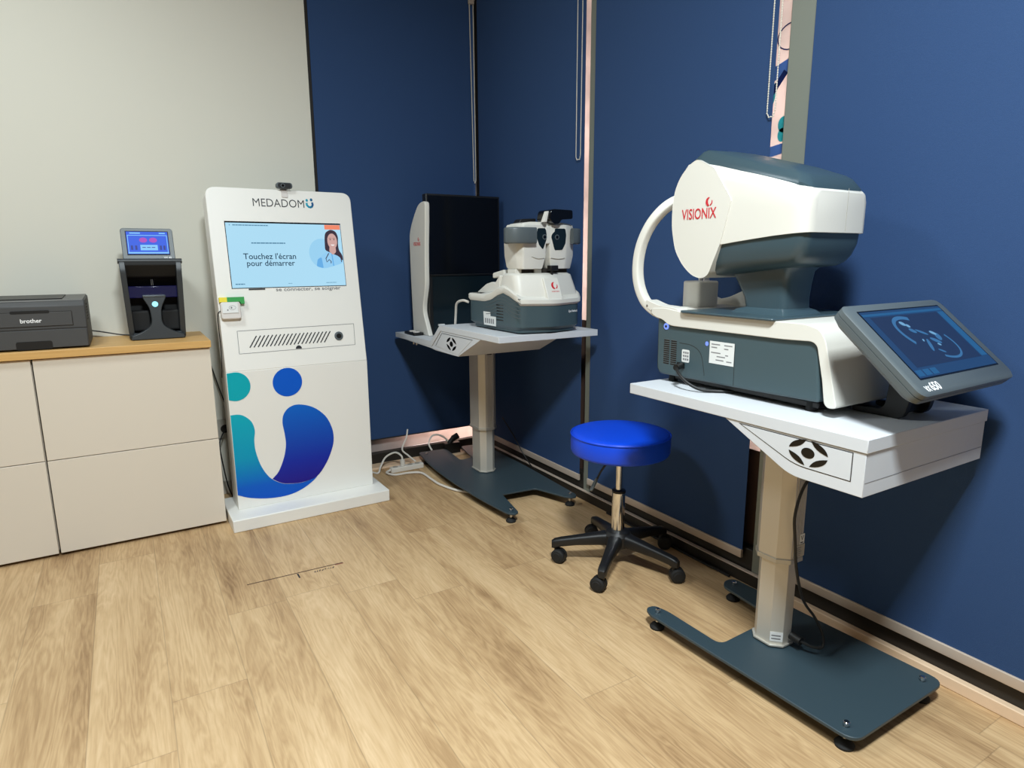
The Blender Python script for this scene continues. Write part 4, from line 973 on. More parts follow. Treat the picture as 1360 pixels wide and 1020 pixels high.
    for (x, y, rx, ry) in ((-0.035, 0.035, 0.012, 0.006), (-0.005, 0.028, 0.02, 0.004), (0.02, 0.0, 0.018, 0.006), (-0.02, -0.01, 0.006, 0.02), (0.045, 0.01, 0.01, 0.012), (0.005, -0.03, 0.012, 0.003)):
        flat(bm, rot(ell(0, 0, rx, ry, 14), x, y, A), T, 0.0014, 0.0002)
    ob('screen_scan', bm, M['vx_ft'], sc, smooth=0)
    bm = nb()
    for (x, y, rx, ry) in ((-0.05, 0.058, 0.010, 0.006), (-0.036, 0.050, 0.007, 0.005), (0.036, 0.022, 0.011, 0.005), (0.018, -0.012, 0.006, 0.003), (-0.03, 0.005, 0.003, 0.004)):
        flat(bm, rot(ell(0, 0, rx, ry, 12), x, y, A), T, 0.0018, 0.0002)
    ob('screen_highlights', bm, M['vx_lt'], sc, smooth=0)
    text('lettering', 'VX', T, -0.190, -0.1215, 0.020, 0.014, M['wink'], ms, 0.0004, bold=0.02)
    text('lettering', '650', T, -0.166, -0.1215, 0.038, 0.021, M['wink'], ms, 0.0004, bold=0.02)
    # arm that carries the screen: two cheeks and a foot bar
    for xa in (1.560, 1.665):
        bm = nb(); prism(bm, rpoly([(0.905, 0.8195), (0.788, 0.8195), (0.776, 0.832), (0.752, 0.945), (0.802, 0.998), (0.815, 0.94), (0.824, 0.850), (0.835, 0.836), (0.905, 0.834)], 0.008, 3), 'x', xa - 0.009, xa + 0.009); ob('screen_arm', bm, M['black'], t, bev=0.003)
    bm = nb(); box(bm, 1.569, 1.656, 0.795, 0.812, 0.826, 0.935); ob('arm_plate', bm, M['black'], t, bev=0.003)
def cr2(L): return [(p.x, p.y) for p in cr_smooth([(a, b2, 0) for a, b2 in L], 4)]
analyser()

# ------------------------------------------------------------------ far table
def far_table():
    t = thing('instrument_table', 'pale grey stepped table in the room corner, carrying the monitor and the two-eyed refractor', 'table', (1.61, 2.98, 0), group='pale grey instrument tables')
    x0, x1 = 1.300, 1.817
    top = [(2.263, 0.885), (2.842, 0.885), (2.955, 0.795), (3.446, 0.795), (3.446, 0.768), (2.948, 0.768), (2.834, 0.857), (2.263, 0.857)]
    bm = nb(); prism(bm, top, 'x', x0, x1); ob('tabletop', bm, M['desk'], t, bev=0.0015)
    hs = [(2.425, 0.856), (2.83, 0.856), (2.944, 0.767), (3.05, 0.767), (2.90, 0.754), (2.648, 0.754)]
    bm = nb(); prism(bm, hs, 'x', x0 + 0.002, x1 - 0.06); ho = ob('drawer_housing', bm, M['desk'], t, bev=0.001)
    # filler from housing to the long thin shelf edge, seen as one sloping lower edge
    bm = nb(); prism(bm, [(2.70, 0.7545), (2.95, 0.768), (3.30, 0.768)], 'x', x0 + 0.001, x1 - 0.08); ob('shelf_brace', bm, M['desk'], ho)
    S = plane((x0 + 0.002, 0, 0), (0, -1, 0), (0, 0, 1))
    q = [(-2.91, 0.787), (-2.828, 0.852), (-2.478, 0.852), (-2.545, 0.783), (-2.66, 0.772)]
    q2 = [(-2.905, 0.788), (-2.826, 0.8495), (-2.487, 0.8495), (-2.549, 0.785), (-2.66, 0.774)]
    bm = nb(); flat(bm, [(-2.90, 0.778), (-2.822, 0.848), (-2.50, 0.848), (-2.50, 0.846), (-2.818, 0.846), (-2.895, 0.778)], S, 0.0003, 0.0006); ob('drawer_gap', bm, M['gap'], ho, smooth=0)
    bm = nb(); flat(bm, [(-2.894, 0.778), (-2.818, 0.8455), (-2.505, 0.8455), (-2.64, 0.764), (-2.70, 0.764)], S, 0.0003, 0.0010); df = ob('drawer_front', bm, M['desk'], t)
    SS = (S[0] + S[3] * 0.0011, S[1], S[2], S[3])
    vent_logo(df, SS, -2.715, 0.806, 0.052, 0.60)
    column(t, 1.568, 1.658, 2.92, 3.06, 0.056, 0.300, 0.768)
    out = [(1.402, 2.385), (1.425, 2.352), (1.455, 2.362), (1.505, 2.600), (1.690, 2.585), (1.755, 2.40), (1.79, 2.375), (1.815, 2.40), (1.842, 2.90), (1.842, 3.43), (1.70, 3.455), (1.66, 3.22), (1.575, 3.20), (1.60, 3.455), (1.425, 3.475), (1.385, 3.20), (1.372, 2.90), (1.382, 2.60)]
    bm = nb(); prism(bm, rpoly(out, [0.02, 0.02, 0.02, 0.02, 0.02, 0.02, 0.02, 0.02, 0.1, 0.03, 0.03, 0.03, 0.03, 0.03, 0.03, 0.15, 0.2, 0.2], 5), 'z', 0.044, 0.053); ob('base_plate', bm, M['base'], t, bev=0.002)
    for x, y in ((1.432, 2.395), (1.785, 2.415), (1.45, 3.40), (1.77, 3.38)): foot(t, x, y, 0.053)
    # a column slot plate
    FC = plane((1.568, 2.912 - 0.002, 0), (1, 0, 0), (0, 0, 1))
    bm = nb(); flat(bm, [(0.03, 0.705), (0.06, 0.705), (0.06, 0.735), (0.03, 0.735)], FC, 0.0003); ob('slot_plate', bm, M['gap'], t, smooth=0)
    # a pair of bolts under the shelf
    for y in (3.05, 3.09):
        bm = nb(); cyl(bm, (1.33, y + 0.16, 0.768), (1.33, y + 0.16, 0.745), 0.008, 12); ob('shelf_bolt', bm, M['steel'], t)
far_table()

# ------------------------------------------------------------------ acuity monitor
def monitor():
    t = thing('acuity_monitor', 'tall black acuity monitor with a white side casing at the back of the corner table', 'monitor', (1.62, 3.26, 0.795))
    z0 = 0.7955
    cas = [(3.362, z0), (3.373, 1.056), (3.376, 1.20), (3.375, 1.345), (3.31, 1.425), (3.24, 1.488), (3.18, 1.498), (3.145, 1.492), (3.150, 1.40), (3.166, 1.257), (3.172, 1.13), (3.175, 1.06), (3.212, 0.96), (3.214, 0.915), (3.146, z0)]
    bm = nb(); prism(bm, rpoly(cas, [0, 0.04, 0.05, 0.05, 0.05, 0.04, 0.02, 0.02, 0.05, 0.05, 0.05, 0.04, 0.03, 0.03, 0], 3), 'x', 1.376, 1.402); sc = ob('side_casing', bm, M['shell'], t, bev=0.006, seg=3)
    bm = nb(); box(bm, 1.403, 1.848, 3.196, 3.245, 1.112, 1.540); dp = ob('display_panel', bm, M['black'], t, bev=0.004)
    bm = nb(); box(bm, 1.413, 1.838, 3.1945, 3.1965, 1.122, 1.530); ob('display_glass', bm, M['gloss'], dp, smooth=0)
    bm = nb(); prism(bm, rpoly([(3.205, 1.112), (3.222, 1.05), (3.250, 0.96), (3.250, 0.92), (3.19, z0), (3.36, z0), (3.36, 1.112)], [0, .03, .03, .03, 0, 0, 0]), 'x', 1.403, 1.845); lp = ob('lower_panel', bm, M['gloss2'], t, bev=0.003)
    bm = nb(); box(bm, 1.42, 1.83, 3.246, 3.345, 1.112, 1.45); ob('rear_housing', bm, M['black'], t, bev=0.01)
    bm = nb(); box(bm, 1.403, 1.425, 3.186, 3.21, z0, 1.112); ob('edge_strip', bm, M['black'], t, bev=0.003)
    SC = plane((1.376, 0, 0), (0, -1, 0), (0, 0, 1))
    text('lettering', 'VISIONIX', SC, -3.318, 1.272, 0.098, 0.020, M['red'], sc, 0.0004, bold=0.006)
    a, c2 = swoosh(SC, -3.245, 1.306, 0.010); bm = nb(); flat(bm, a, SC, 0.0004); flat(bm, c2, SC, 0.0004); ob('emblem', bm, M['red'], sc, smooth=0)
    LP = plane((1.403, 3.2105, 0), (1, 0, 0), (0, 0, 1))
    bm = nb(); box(bm, 1.455, 1.49, 3.186, 3.1995, 0.842, 0.852); ob('sticker', bm, M['label'], lp, smooth=0)
monitor()
# small dark remote on the lower shelf
t = thing('remote_control', 'small black remote with two pale dials on the low shelf left of the monitor', 'remote', (1.345, 3.27, 0.795))
b = nb(); prism(b, rrect(1.312, 1.372, 3.20, 3.345, 0.012), 'z', 0.7955, 0.811); ob('body', b, M['black'], t, bev=0.003)
for y in (3.235, 3.29):
    b = nb(); lathe(b, [(0.0, 0), (0.019, 0), (0.019, 0.004), (0.0, 0.0045)], (1.342, y, 0.811), 24); ob('dial', b, M['lightgrey'], t)

# ------------------------------------------------------------------ refractor
def refractor():
    z0 = 0.885
    t = thing('refractor', 'white and slate refractor with a two-lens head on the front of the corner table', 'optical instrument', (1.56, 2.5, z0))
    def plan(x0, x1, yf, yb, bow, r):
        cx = (x0 + x1) / 2
        P = rpoly([(x0, yf), (cx - 0.02, yf - bow), (cx + 0.02, yf - bow), (x1, yf), (x1, yb), (x0, yb)], [r, 0.01, 0.01, r, r, r], 4)
        return P
    # dark base with a wavy top edge: profile on the side, lofted in plan
    P0 = plan(1.412, 1.708, 2.285, 2.70, 0.03, 0.03); P1 = plan(1.400, 1.720, 2.272, 2.722, 0.035, 0.03)
    def zt(y):
        pts = ((2.2, 1.022), (2.28, 1.028), (2.34, 1.050), (2.395, 1.062), (2.44, 1.052), (2.50, 1.028), (2.56, 1.018), (2.8, 1.018))
        for (a, za), (c, zc) in zip(pts[:-1], pts[1:]):
            if y <= c: return za + (zc - za) * (y - a) / (c - a)
        return 1.018
    def zf(x, y): return zt(y) - (0.014 if y < 2.275 else 0)
    # resample so that the sides carry enough points for the wave
    def res(P, n=96):
        L = [Vector(p) for p in P] + [Vector(P[0])]; d = [0]
        for a, c in zip(L[:-1], L[1:]): d.append(d[-1] + (c - a).length)
        out = []; k = 0
        for i in range(n):
            s = d[-1] * i / n
            while d[k + 1] < s: k += 1
            q = (s - d[k]) / max(1e-9, d[k + 1] - d[k]); out.append(tuple(L[k].lerp(L[k + 1], q)))
        return out
    A, B = res(P0), res(P1)
    bm = nb(); loft(bm, [[(x, y, z0 + 0.006) for x, y in A], [(x, y, z0 + 0.016) for x, y in A], [(x, y, z0 + 0.03) for x, y in B], [(x, y, zf(x, y)) for x, y in B]]); bs = ob('base', bm, M['teal'], t, smooth=40)
    for x in (1.44, 1.68):
        for y in (2.33, 2.66):
            bm = nb(); cyl(bm, (x, y, z0), (x, y, z0 + 0.008), 0.014, 14); ob('rubber_foot', bm, M['rubber'], t)
    # white cover: skirt follows the wave, then a deck at the back and a raised block at the front
    C0 = res(plan(1.393, 1.727, 2.262, 2.73, 0.037, 0.03)); C1 = res(plan(1.398, 1.722, 2.270, 2.725, 0.036, 0.03))
    bm = nb(); loft(bm, [[(x, y, zf(x, y) - 0.006) for x, y in C1], [(x, y, zf(x, y) + 0.004) for x, y in C0], [(x, y, zf(x, y) + 0.020) for x, y in C0], [(x, y, zf(x, y) + 0.026) for x, y in C1]])
    cv = ob('cover_skirt', bm, M['shell'], t, smooth=40)
    E0 = plan(1.402, 1.718, 2.285, 2.45, 0.034, 0.025); E1 = plan(1.408, 1.712, 2.318, 2.43, 0.034, 0.03); E2 = plan(1.42, 1.70, 2.330, 2.42, 0.03, 0.03)
    bm = nb(); loft(bm, [[(x, y, 1.020) for x, y in E0], [(x, y, 1.06) for x, y in E0], [(x, y, 1.132) for x, y in E1], [(x, y, 1.140) for x, y in E2]]); cb = ob('cover_block', bm, M['shell'], t, smooth=35)
    bm = nb(); prism(bm, rpoly([(2.44, 1.04), (2.43, 1.135), (2.47, 1.100), (2.52, 1.050)], 0.01), 'x', 1.405, 1.715); ob('cover_slope', bm, M['shell'], cb, bev=0.004)
    bm = nb(); box(bm, 1.410, 1.71, 2.50, 2.70, 1.03, 1.0445); ob('deck', bm, M['black'], t, bev=0.003)
    # hand rest and its hinged tray at the back
    bm = nb(); prism(bm, rpoly([(2.69, 1.047), (2.50, 1.047), (2.50, 1.085), (2.54, 1.100), (2.60, 1.088)], 0.012), 'x', 1.43, 1.60); ob('hand_rest', bm, M['shell'], t, bev=0.006)
    bm = nb(); prism(bm, rpoly([(2.54, 1.115), (2.44, 1.125), (2.44, 1.155), (2.54, 1.138)], 0.008), 'x', 1.43, 1.60); ob('tray', bm, M['shell'], t, bev=0.004)
    # emblem and lettering on the front
    FN = plane((1.56, 2.249, 0), (1, 0, 0), Vector((0, 0.03, 0.09)))
    bm = nb(); o, u, v, n = FN
    pbox(bm, FN, -0.046, 0.050, 1.028, 1.13, -0.03, 0.0028); pnl = None; bm.free()
    a, c2 = swoosh(FN, 0.016, 1.0685 , 0.016)
    fo = Vector((1.56, 2.2475, 1.060)); FN = plane(fo, (1, 0, 0), (0, 0.033, 0.072))
    bm = nb(); pbox(bm, FN, -0.036, 0.040, -0.035, 0.066, -0.02, 0.004); fpn = ob('front_panel', bm, M['shell'], t, bev=0.003)
    a, c2 = swoosh(FN, 0.012, 0.028, 0.017)
    bm = nb(); flat(bm, a, FN, 0.0042); flat(bm, c2, FN, 0.0042); ob('emblem', bm, M['red'], fpn, smooth=0)
    text('lettering', 'VISIONIX', FN, -0.010, -0.001, 0.040, 0.006, M['red'], fpn, 0.0042)
    FB = plane((1.590, 2.2395, 0), (0.130, 0.033, 0), (0, 0, 1))
    text('lettering', 'Eye Refract', FB, 0.058, 0.968, 0.058, 0.013, M['wink'], bs, 0.0006, bold=0.01)
    S = plane((1.400, 0, 0), (0, -1, 0), (0, 0, 1))
    bm = nb(); flat(bm, [(-2.57, 0.906), (-2.46, 0.906), (-2.46, 0.948), (-2.51, 0.948), (-2.51, 0.966), (-2.575, 0.966)], S, 0.0004); st = ob('sticker', bm, M['label'], bs, smooth=0)
    bm = nb()
    for i in range(5): flat(bm, [(-2.560 + i * 0.018, 0.915), (-2.549 + i * 0.018, 0.915), (-2.549 + i * 0.018, 0.937), (-2.560 + i * 0.018, 0.937)], S, 0.001, 0.0003)
    ob('sticker_print', bm, M['gink'], st, smooth=0)
    bm = nb()
    for i in range(6): flat(bm, rrect(-2.455, -2.395 , 0.935 + i * 0.013, 0.939 + i * 0.013, 0.001, 2), S, 0.0003, 0.0004)
    ob('vent', bm, M['gloss'], bs, smooth=0)
    bm = nb()
    for i in range(6):
        pts = [(-2.55 + 0.30 * k / 16, 0.955 + i * 0.016 + (0.032 - i * 0.002) * math.exp(-((k - 7.5) / 4.0) ** 2) - 0.02 * (1 if False else 0)) for k in range(17)]
        flat(bm, stroke(pts, 0.0025), S, 0.0002, 0.0012)
    ob('wave_rib', bm, M['bezel'], bs, smooth=0)
    # posts between the cover and the head
    bm = nb(); box(bm, 1.455, 1.69, 2.33, 2.41, 1.139, 1.158); rl = ob('slide_rail', bm, M['gap'], t, bev=0.002)
    bm = nb(); box(bm, 1.425, 1.462, 2.335, 2.40, 1.139, 1.157); box(bm, 1.515, 1.55, 2.322, 2.38, 1.139, 1.156); ob('rail_end', bm, M['shell'], rl, bev=0.002)
    bm = nb(); box(bm, 1.566, 1.606, 2.275, 2.305, 1.150, 1.172); cyl(bm, (1.581, 2.29, 1.13), (1.581, 2.29, 1.152), 0.006, 10); ob('chin_clip', bm, M['black'], rl, bev=0.003)
    # the head: two lens blocks under one bridge
    def block(plan, shrink):
        # plan: outline at the widest level; the foot narrows towards the inner edge
        zb, zt = 1.157, 1.342
        P = rpoly(plan, 0.008, 3); cxm = sum(p[0] for p in plan) / len(plan); cym = sum(p[1] for p in plan) / len(plan)
        rg = []
        for z, kx, ky, dx in ((zb, 0.80, 0.82, 0.0), (zb + 0.010, 0.87, 0.88, 0.0), (1.212, 0.985, 0.985, 0.0), (1.26, 1.0, 1.0, 0.0), (1.318, 0.995, 0.995, 0.0), (zt, 0.90, 0.86, 0.0)):
            rg.append([(cxm + shrink * (1 - kx) * 0.10 + (x - cxm) * kx, 2.292 + (y - 2.292) * ky if z > 1.18 else 2.300 + (y - 2.292) * ky, z) for x, y in P])
        bm = nb(); loft(bm, rg); return ob('lens_block', bm, M['shell'], t, bev=0.003, smooth=30)
    bl = block([(1.434, 2.288), (1.552, 2.288), (1.552, 2.42), (1.418, 2.42), (1.421, 2.325)], 0.0)
    br = block([(1.568, 2.288), (1.655, 2.288), (1.712, 2.312), (1.702, 2.42), (1.568, 2.42)], 0.0)
    bm = nb(); prism(bm, rpoly([(1.435, 1.330), (1.695, 1.330), (1.69, 1.345), (1.64, 1.352), (1.48, 1.352), (1.44, 1.345)], 0.006), 'y', 2.302, 2.41); ob('bridge', bm, M['shell'], t, bev=0.003)
    bm = nb(); box(bm, 1.546, 1.574, 2.2885, 2.33, 1.262, 1.335); ob('brow', bm, M['shell'], t, bev=0.004)
    FH = plane((0, 2.288, 0), (1, 0, 0), (0, 0, 1))
    lv = rpoly([(1.506, 1.326), (1.546, 1.326), (1.5515, 1.298), (1.5505, 1.281), (1.533, 1.238), (1.514, 1.257), (1.500, 1.290)], 0.008)
    rv = rpoly([(1.594, 1.326), (1.647, 1.326), (1.653, 1.30), (1.649, 1.264), (1.633, 1.237), (1.593, 1.236), (1.582, 1.271), (1.575, 1.291), (1.580, 1.303), (1.594, 1.314)], 0.006)
    for q, par, ex in ((lv, bl, 1.540), (rv, br, 1.604)):
        bm = nb(); flat(bm, q, FH, 0.0006, 0.0012); wv = ob('window', bm, M['gloss2'], par, smooth=0)
        bm = nb(); flat(bm, ell(ex, 1.290, 0.011, 0.011, 20), FH, 0.002, 0.002); ob('eyepiece', bm, M['bezel'], wv)
        bm = nb(); flat(bm, ell(ex, 1.290, 0.007, 0.007, 20), FH, 0.004, 0.0006); ob('lens', bm, M['gloss'], wv)
    for q, par in (([(1.478, 1.209), (1.509, 1.201), (1.540, 1.203)], bl), ([(1.575, 1.203), (1.618, 1.199), (1.648, 1.203)], br)):
        bm = nb(); flat(bm, stroke(cr2(q), 0.0016), FH, 0.0002 - 0.002, 0.003); ob('seam', bm, M['trimlow'], par, smooth=0)
    # slate ear tubes wrapping the sides
    for s, xa, xb in ((-1, 1.340, 1.468), (1, 1.628, 1.752)):
        bm = nb(); rg = []
        prof = rrect(-0.030, 0.030, 1.262, 1.328, 0.012, 3)
        if s < 0: pts = [(1.487, 2.274), (1.44, 2.273), (1.395, 2.282), (1.376, 2.303), (1.384, 2.338), (1.412, 2.375)]
        else: pts = [(1.676, 2.276), (1.70, 2.280), (1.722, 2.295), (1.732, 2.322), (1.728, 2.36), (1.712, 2.395)]
        pts = cr_smooth([(x, y, 0) for x, y in pts], 4)
        th = 0.011
        for i, p in enumerate(pts):
            tt = (pts[min(i + 1, len(pts) - 1)] - pts[max(i - 1, 0)]).normalized(); sd = Vector((-tt.y, tt.x, 0))
            k = min(i, len(pts) - 1 - i); zc = 1.295; hz = 0.033
            rg.append([p + sd * a + Vector((0, 0, zc + c)) for a, c in rrect(-th, th, -hz, hz, 0.008, 3)])
        loft(bm, rg); ob('ear_tube', bm, M['bezel'], t, smooth=45)
    # sensor bar on top
    bm = nb(); prism(bm, rpoly([(1.548, 1.362), (1.556, 1.398), (1.570, 1.404), (1.668, 1.402), (1.670, 1.366), (1.612, 1.362), (1.600, 1.344), (1.572, 1.344)], 0.008, 3), 'y', 2.262, 2.36); sn = ob('sensor_bar', bm, M['gloss'], t, bev=0.004)
    bm = nb(); prism(bm, rpoly([(1.520, 1.350), (1.538, 1.394), (1.545, 1.394), (1.535, 1.350)], 0.002), 'y', 2.262, 2.285); ob('sensor_clip', bm, M['shell'], sn, bev=0.002)
    bm = nb(); prism(bm, rpoly([(1.47, 1.34), (1.56, 1.34), (1.565, 1.372), (1.49, 1.368)], 0.006), 'y', 2.39, 2.44); ob('rear_handle', bm, M['black'], sn, bev=0.004)
refractor()
b = nb(); tube(b, [(1.405, 2.735, 1.000), (1.402, 2.79, 1.004), (1.405, 2.86, 0.985), (1.418, 2.90, 0.93), (1.425, 2.925, 0.86), (1.44, 2.96, 0.807), (1.48, 3.04, 0.800), (1.52, 3.10, 0.800)], 0.006, 10)
solo('monitor_cable', b, M['wcable'], 'white cable arching from the refractor down to the corner table shelf', 'cable', (1.44, 2.95, 0.80))

# ------------------------------------------------------------------ stool
def stool():
    cx, cy = 1.581, 1.818
    t = thing('rolling_stool', 'bright blue round stool on a black five-wheeled base', 'stool', (cx, cy, 0))
    R = 0.190
    prof = [(0.0, 0.462), (0.10, 0.462), (R - 0.012, 0.463), (R - 0.004, 0.467), (R, 0.476), (R + 0.001, 0.505), (R, 0.530), (R - 0.004, 0.5405), (R - 0.011, 0.5455), (R - 0.03, 0.5485), (R * 0.5, 0.5505), (0.0, 0.551)]
    bm = nb(); lathe(bm, prof, (cx, cy, 0), 64); st = ob('seat', bm, M['seat'], t, smooth=50)
    bm = nb(); ring = [(cx + (R + 0.0005) * math.cos(2 * PI * i / 64), cy + (R + 0.0005) * math.sin(2 * PI * i / 64), 0.5385) for i in range(65)]
    tube(bm, ring, 0.0022, 6, 1); ob('piping', bm, M['seat'], st, smooth=60)
    bm = nb(); box(bm, cx - 0.07, cx + 0.07, cy - 0.07, cy + 0.07, 0.446, 0.4625); pl = ob('seat_plate', bm, M['black'], t, bev=0.002)
    bm = nb(); lathe(bm, [(0.013, 0.255), (0.013, 0.447)], (cx, cy, 0), 24); ob('piston', bm, M['chrome'], t)
    bm = nb(); lathe(bm, [(0.027, 0.300), (0.027, 0.308), (0.015, 0.312)], (cx, cy, 0), 24); ob('collar', bm, M['black'], t)
    bm = nb(); lathe(bm, [(0.024, 0.10), (0.0255, 0.12), (0.0255, 0.290), (0.024, 0.301)], (cx, cy, 0), 28); ob('cylinder', bm, M['chrome'], t)
    bm = nb(); lathe(bm, [(0.036, 0.072), (0.050, 0.080), (0.055, 0.10), (0.054, 0.126), (0.045, 0.140), (0.028, 0.146)], (cx, cy, 0), 28); ob('hub', bm, M['black'], t)
    bm = nb(); tube(bm, [(cx - 0.02, cy - 0.03, 0.449), (cx - 0.05, cy + 0.0, 0.435), (cx - 0.075, cy + 0.015, 0.40), (cx - 0.092, cy + 0.025, 0.36)], 0.004); lv = ob('lever', bm, M['black'], t)
    bm = nb(); d = Vector((-0.02, 0.012, -0.05)).normalized(); p = Vector((cx - 0.092, cy + 0.025, 0.362)); s = Vector((0.5, 0.85, 0)).normalized()
    loft(bm, [[p + d * k + s * a * w + s.cross(d) * c * 0.006 for a, c in circ(1, 12)] for k, w in ((-0.004, 0.005), (0.012, 0.013), (0.03, 0.016), (0.046, 0.012), (0.052, 0.004))]); ob('paddle', bm, M['bezel'], lv)
    a0 = 1.0
    for i in range(5):
        a = math.radians(a0 + 72 * i); d = Vector((math.cos(a), math.sin(a), 0)); s = Vector((-d.y, d.x, 0)); c = Vector((cx, cy, 0))
        rg = []
        for r, w, zl, zh in ((0.03, 0.030, 0.082, 0.136), (0.08, 0.024, 0.080, 0.128), (0.16, 0.019, 0.076, 0.114), (0.225, 0.017, 0.068, 0.103), (0.250, 0.0165, 0.060, 0.097), (0.262, 0.012, 0.061, 0.088)):
            rg.append([c + d * r + s * aa + Vector((0, 0, zz)) for aa, zz in rrect(-w, w, zl, zh, min(w, (zh - zl) / 2) * 0.6, 3)])
        bm = nb(); loft(bm, rg); ar = ob('leg', bm, M['black'], t, smooth=50)
        # castor: stem, hood and twin wheels trailing sideways
        sw = math.radians((-45, 150, -62, 118, -30)[i])
        e = Vector((math.cos(sw), math.sin(sw), 0)); f = Vector((-e.y, e.x, 0)); cc = c + d * 0.244
        bm = nb(); cyl(bm, cc + Vector((0, 0, 0.048)), cc + Vector((0, 0, 0.072)), 0.0075, 12)
        w0 = cc + e * 0.014 + Vector((0, 0, 0.0292))
        cyl(bm, w0 - f * 0.005, w0 + f * 0.005, 0.027, 20)
        cs = ob('castor', bm, M['black'], ar)
        for sg in (-1, 1):
            bm = nb(); q = w0 + f * sg * 0.006
            Rr = [(0.0, 0.0175), (0.015, 0.018), (0.0165, 0.0165), (0.0235, 0.015), (0.0285, 0.010), (0.029, 0.002), (0.0285, 0.0)]
            sA = e; sB = Vector((0, 0, 1))
            rings = [[q + f * sg * h + (sA * math.cos(2 * PI * k / 24) + sB * math.sin(2 * PI * k / 24)) * max(r, 0.001) for k in range(24)] for r, h in Rr]
            loft(bm, rings); ob('wheel', bm, M['rubber'], ar)
stool()

# ------------------------------------------------------------------ cables at the foot of the corner windows
b = nb(); box(b, 1.40, 1.58, 3.478, 3.512, 0.0145, 0.05)
b2 = nb(); prism(b2, rrect(1.20, 1.40, 3.33, 3.37, 0.008), 'z', 0.0, 0.03)
t = thing('power_strip', 'white power strip on the floor by the left blind, behind the corner table', 'power strip', (1.30, 3.40, 0))
b.free(); ob('body', b2, M['wcable'], t, bev=0.004)
for i in range(4):
    b = nb(); cyl(b, (1.23 + i * 0.045, 3.35, 0.0295), (1.23 + i * 0.045, 3.35, 0.0315), 0.015, 16); ob('outlet', b, M['trimlow'], t)
b = nb(); cyl(b, (1.275, 3.35, 0.0316), (1.275, 3.35, 0.066), 0.014, 14); tube(b, [(1.275, 3.35, 0.064), (1.272, 3.36, 0.088), (1.25, 3.40, 0.10), (1.20, 3.42, 0.075), (1.16, 3.40, 0.03), (1.13, 3.36, 0.008), (1.10, 3.41, 0.008)], 0.0055)
solo('white_cable', b, M['wcable'], 'white cable looping over the floor by the kiosk plinth from the power strip', 'cable', (1.25, 3.40, 0.0), group='white cables at the foot of the corner windows')
b = nb(); tube(b, [(1.20, 3.352, 0.016), (1.17, 3.33, 0.012), (1.20, 3.28, 0.009), (1.28, 3.27, 0.009), (1.34, 3.23, 0.009), (1.345, 3.10, 0.009), (1.35, 3.0, 0.009), (1.385, 2.88, 0.009), (1.44, 2.80, 0.009)], 0.0065)
solo('white_cable', b, M['wcable'], 'white cable snaking along the left edge of the corner table base', 'cable', (1.30, 3.2, 0.0), group='white cables at the foot of the corner windows')
b = nb(); tube(b, [(1.36, 3.36, 0.0375), (1.33, 3.40, 0.07), (1.31, 3.44, 0.10), (1.35, 3.47, 0.155), (1.37, 3.495, 0.20)], 0.005)
solo('white_cable', b, M['wcable'], 'thin white cable rising from the power strip behind the left blind', 'cable', (1.36, 3.36, 0.035), group='white cables at the foot of the corner windows')
b = nb(); tube(b, [(1.50, 3.44, 0.062), (1.49, 3.46, 0.10), (1.52, 3.485, 0.135), (1.56, 3.49, 0.14), (1.60, 3.485, 0.12), (1.63, 3.475, 0.085)], 0.0055)
solo('white_cable', b, M['wcable'], 'short white cable arching in front of the pale window film behind the table base', 'cable', (1.50, 3.44, 0.05), group='white cables at the foot of the corner windows')
b = nb(); cyl(b, (1.63, 3.472, 0.078), (1.66, 3.468, 0.112), 0.015, 14); cyl(b, (1.655, 3.4685, 0.106), (1.69, 3.466, 0.122), 0.019, 14)
box(b, 1.60, 1.70, 3.455, 3.49, 0.0145, 0.08)
solo('plug_adapter', b, M['black'], 'dark plug adapter standing behind the corner table base', 'plug', (1.65, 3.47, 0.0145), bev=0.001)
b = nb(); tube(b, [(1.80, 3.10, 0.30), (1.83, 3.02, 0.20), (1.855, 2.95, 0.10), (1.862, 2.85, 0.045), (1.865, 2.70, 0.044)], 0.003)
solo('black_cable', b, M['bcable'], 'thin dark cable hanging against the blind right of the corner table column', 'cable', (1.86, 2.8, 0.04))
b = nb(); tube(b, [(1.868, 2.23, 0.0055), (1.867, 2.05, 0.0055), (1.8685, 1.85, 0.0055), (1.867, 1.65, 0.0055), (1.868, 1.50, 0.0055)], 0.005)
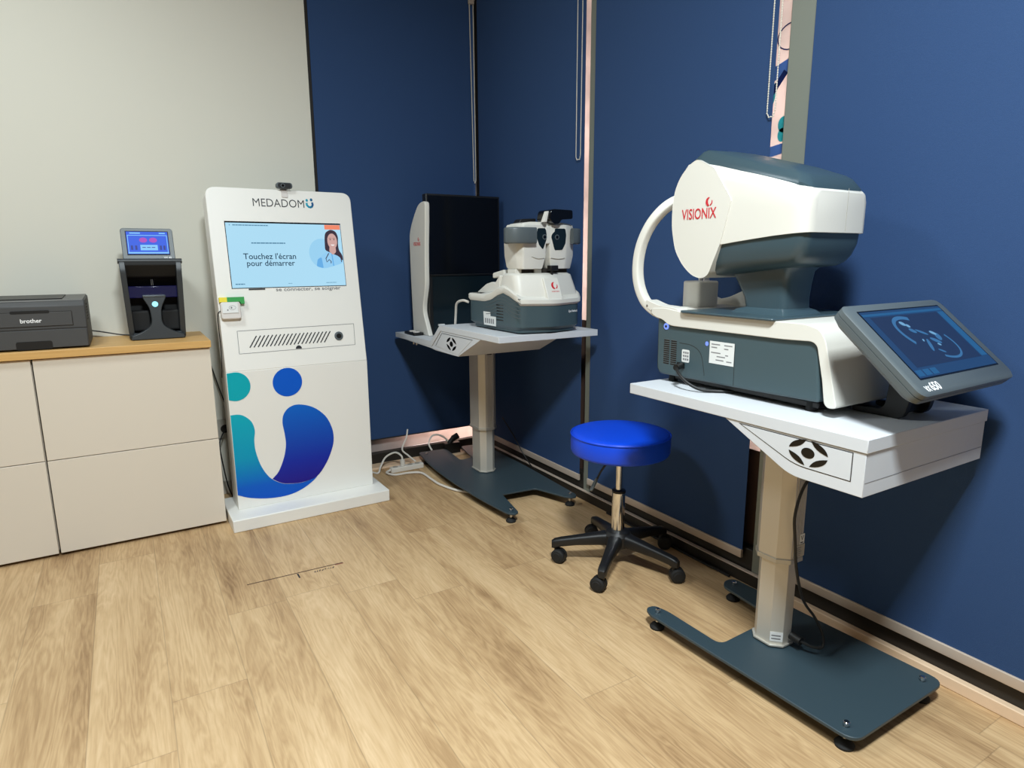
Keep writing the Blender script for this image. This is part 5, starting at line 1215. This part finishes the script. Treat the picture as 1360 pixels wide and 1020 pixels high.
solo('black_cable', b, M['bcable'], 'long black cable lying on the floor along the foot of the right-hand windows', 'cable', (1.868, 1.9, 0.0))

# ------------------------------------------------------------------ light
def area(name, loc, size, power, rgb=(233, 244, 248), rot=(0, 0, 0), sy=None):
    l = bpy.data.lights.new(name, 'AREA'); l.energy = power; l.size = size; l.color = [lin(c) for c in rgb]
    if sy: l.shape = 'RECTANGLE'; l.size_y = sy
    o = bpy.data.objects.new(name, l); C.objects.link(o); o.location = loc; o.rotation_euler = rot
    return o
area('ceiling_lamp', (0.28, 0.08, 2.96), 0.40, 78)
area('ceiling_lamp', (-0.60, 2.15, 2.96), 0.5, 17)
# the lit street outside the windows
area('street_lamp', (2.6, 2.0, 1.5), 2.2, 55, (255, 240, 234), (0, math.radians(90), 0), 2.2)
area('street_lamp', (1.85, 4.1, 0.4), 0.4, 14, (255, 232, 224), (math.radians(-90), 0, 0))
w = bpy.data.worlds.new('world'); bpy.context.scene.world = w; w.use_nodes = True
w.node_tree.nodes['Background'].inputs[0].default_value = (0.02, 0.025, 0.035, 1); w.node_tree.nodes['Background'].inputs[1].default_value = 0.5

# ------------------------------------------------------------------ camera
F, YAW, PIT, ROLL = 846.17, 0.54184, -0.193819, -0.005806
cam = bpy.data.cameras.new('camera'); co = bpy.data.objects.new('camera', cam); C.objects.link(co)
fw = Vector((math.cos(PIT) * math.sin(YAW), math.cos(PIT) * math.cos(YAW), math.sin(PIT)))
r = Vector((math.cos(YAW), -math.sin(YAW), 0)); up = r.cross(fw)
r2 = r * math.cos(ROLL) + up * math.sin(ROLL); u2 = -r * math.sin(ROLL) + up * math.cos(ROLL)
m3 = Matrix((r2, u2, -fw)).transposed()
co.matrix_world = Matrix.Translation((0, 0, 1.2)) @ m3.to_4x4()
cam.sensor_fit = 'HORIZONTAL'; cam.sensor_width = 36.0; cam.lens = 36.0 * F / 1360.0; cam.clip_start = 0.02
S = bpy.context.scene; S.camera = co
S.view_settings.view_transform = 'Standard'; S.view_settings.look = 'None'; S.view_settings.gamma = 1.0; S.view_settings.use_curve_mapping = False
S.view_settings.exposure = 1.0
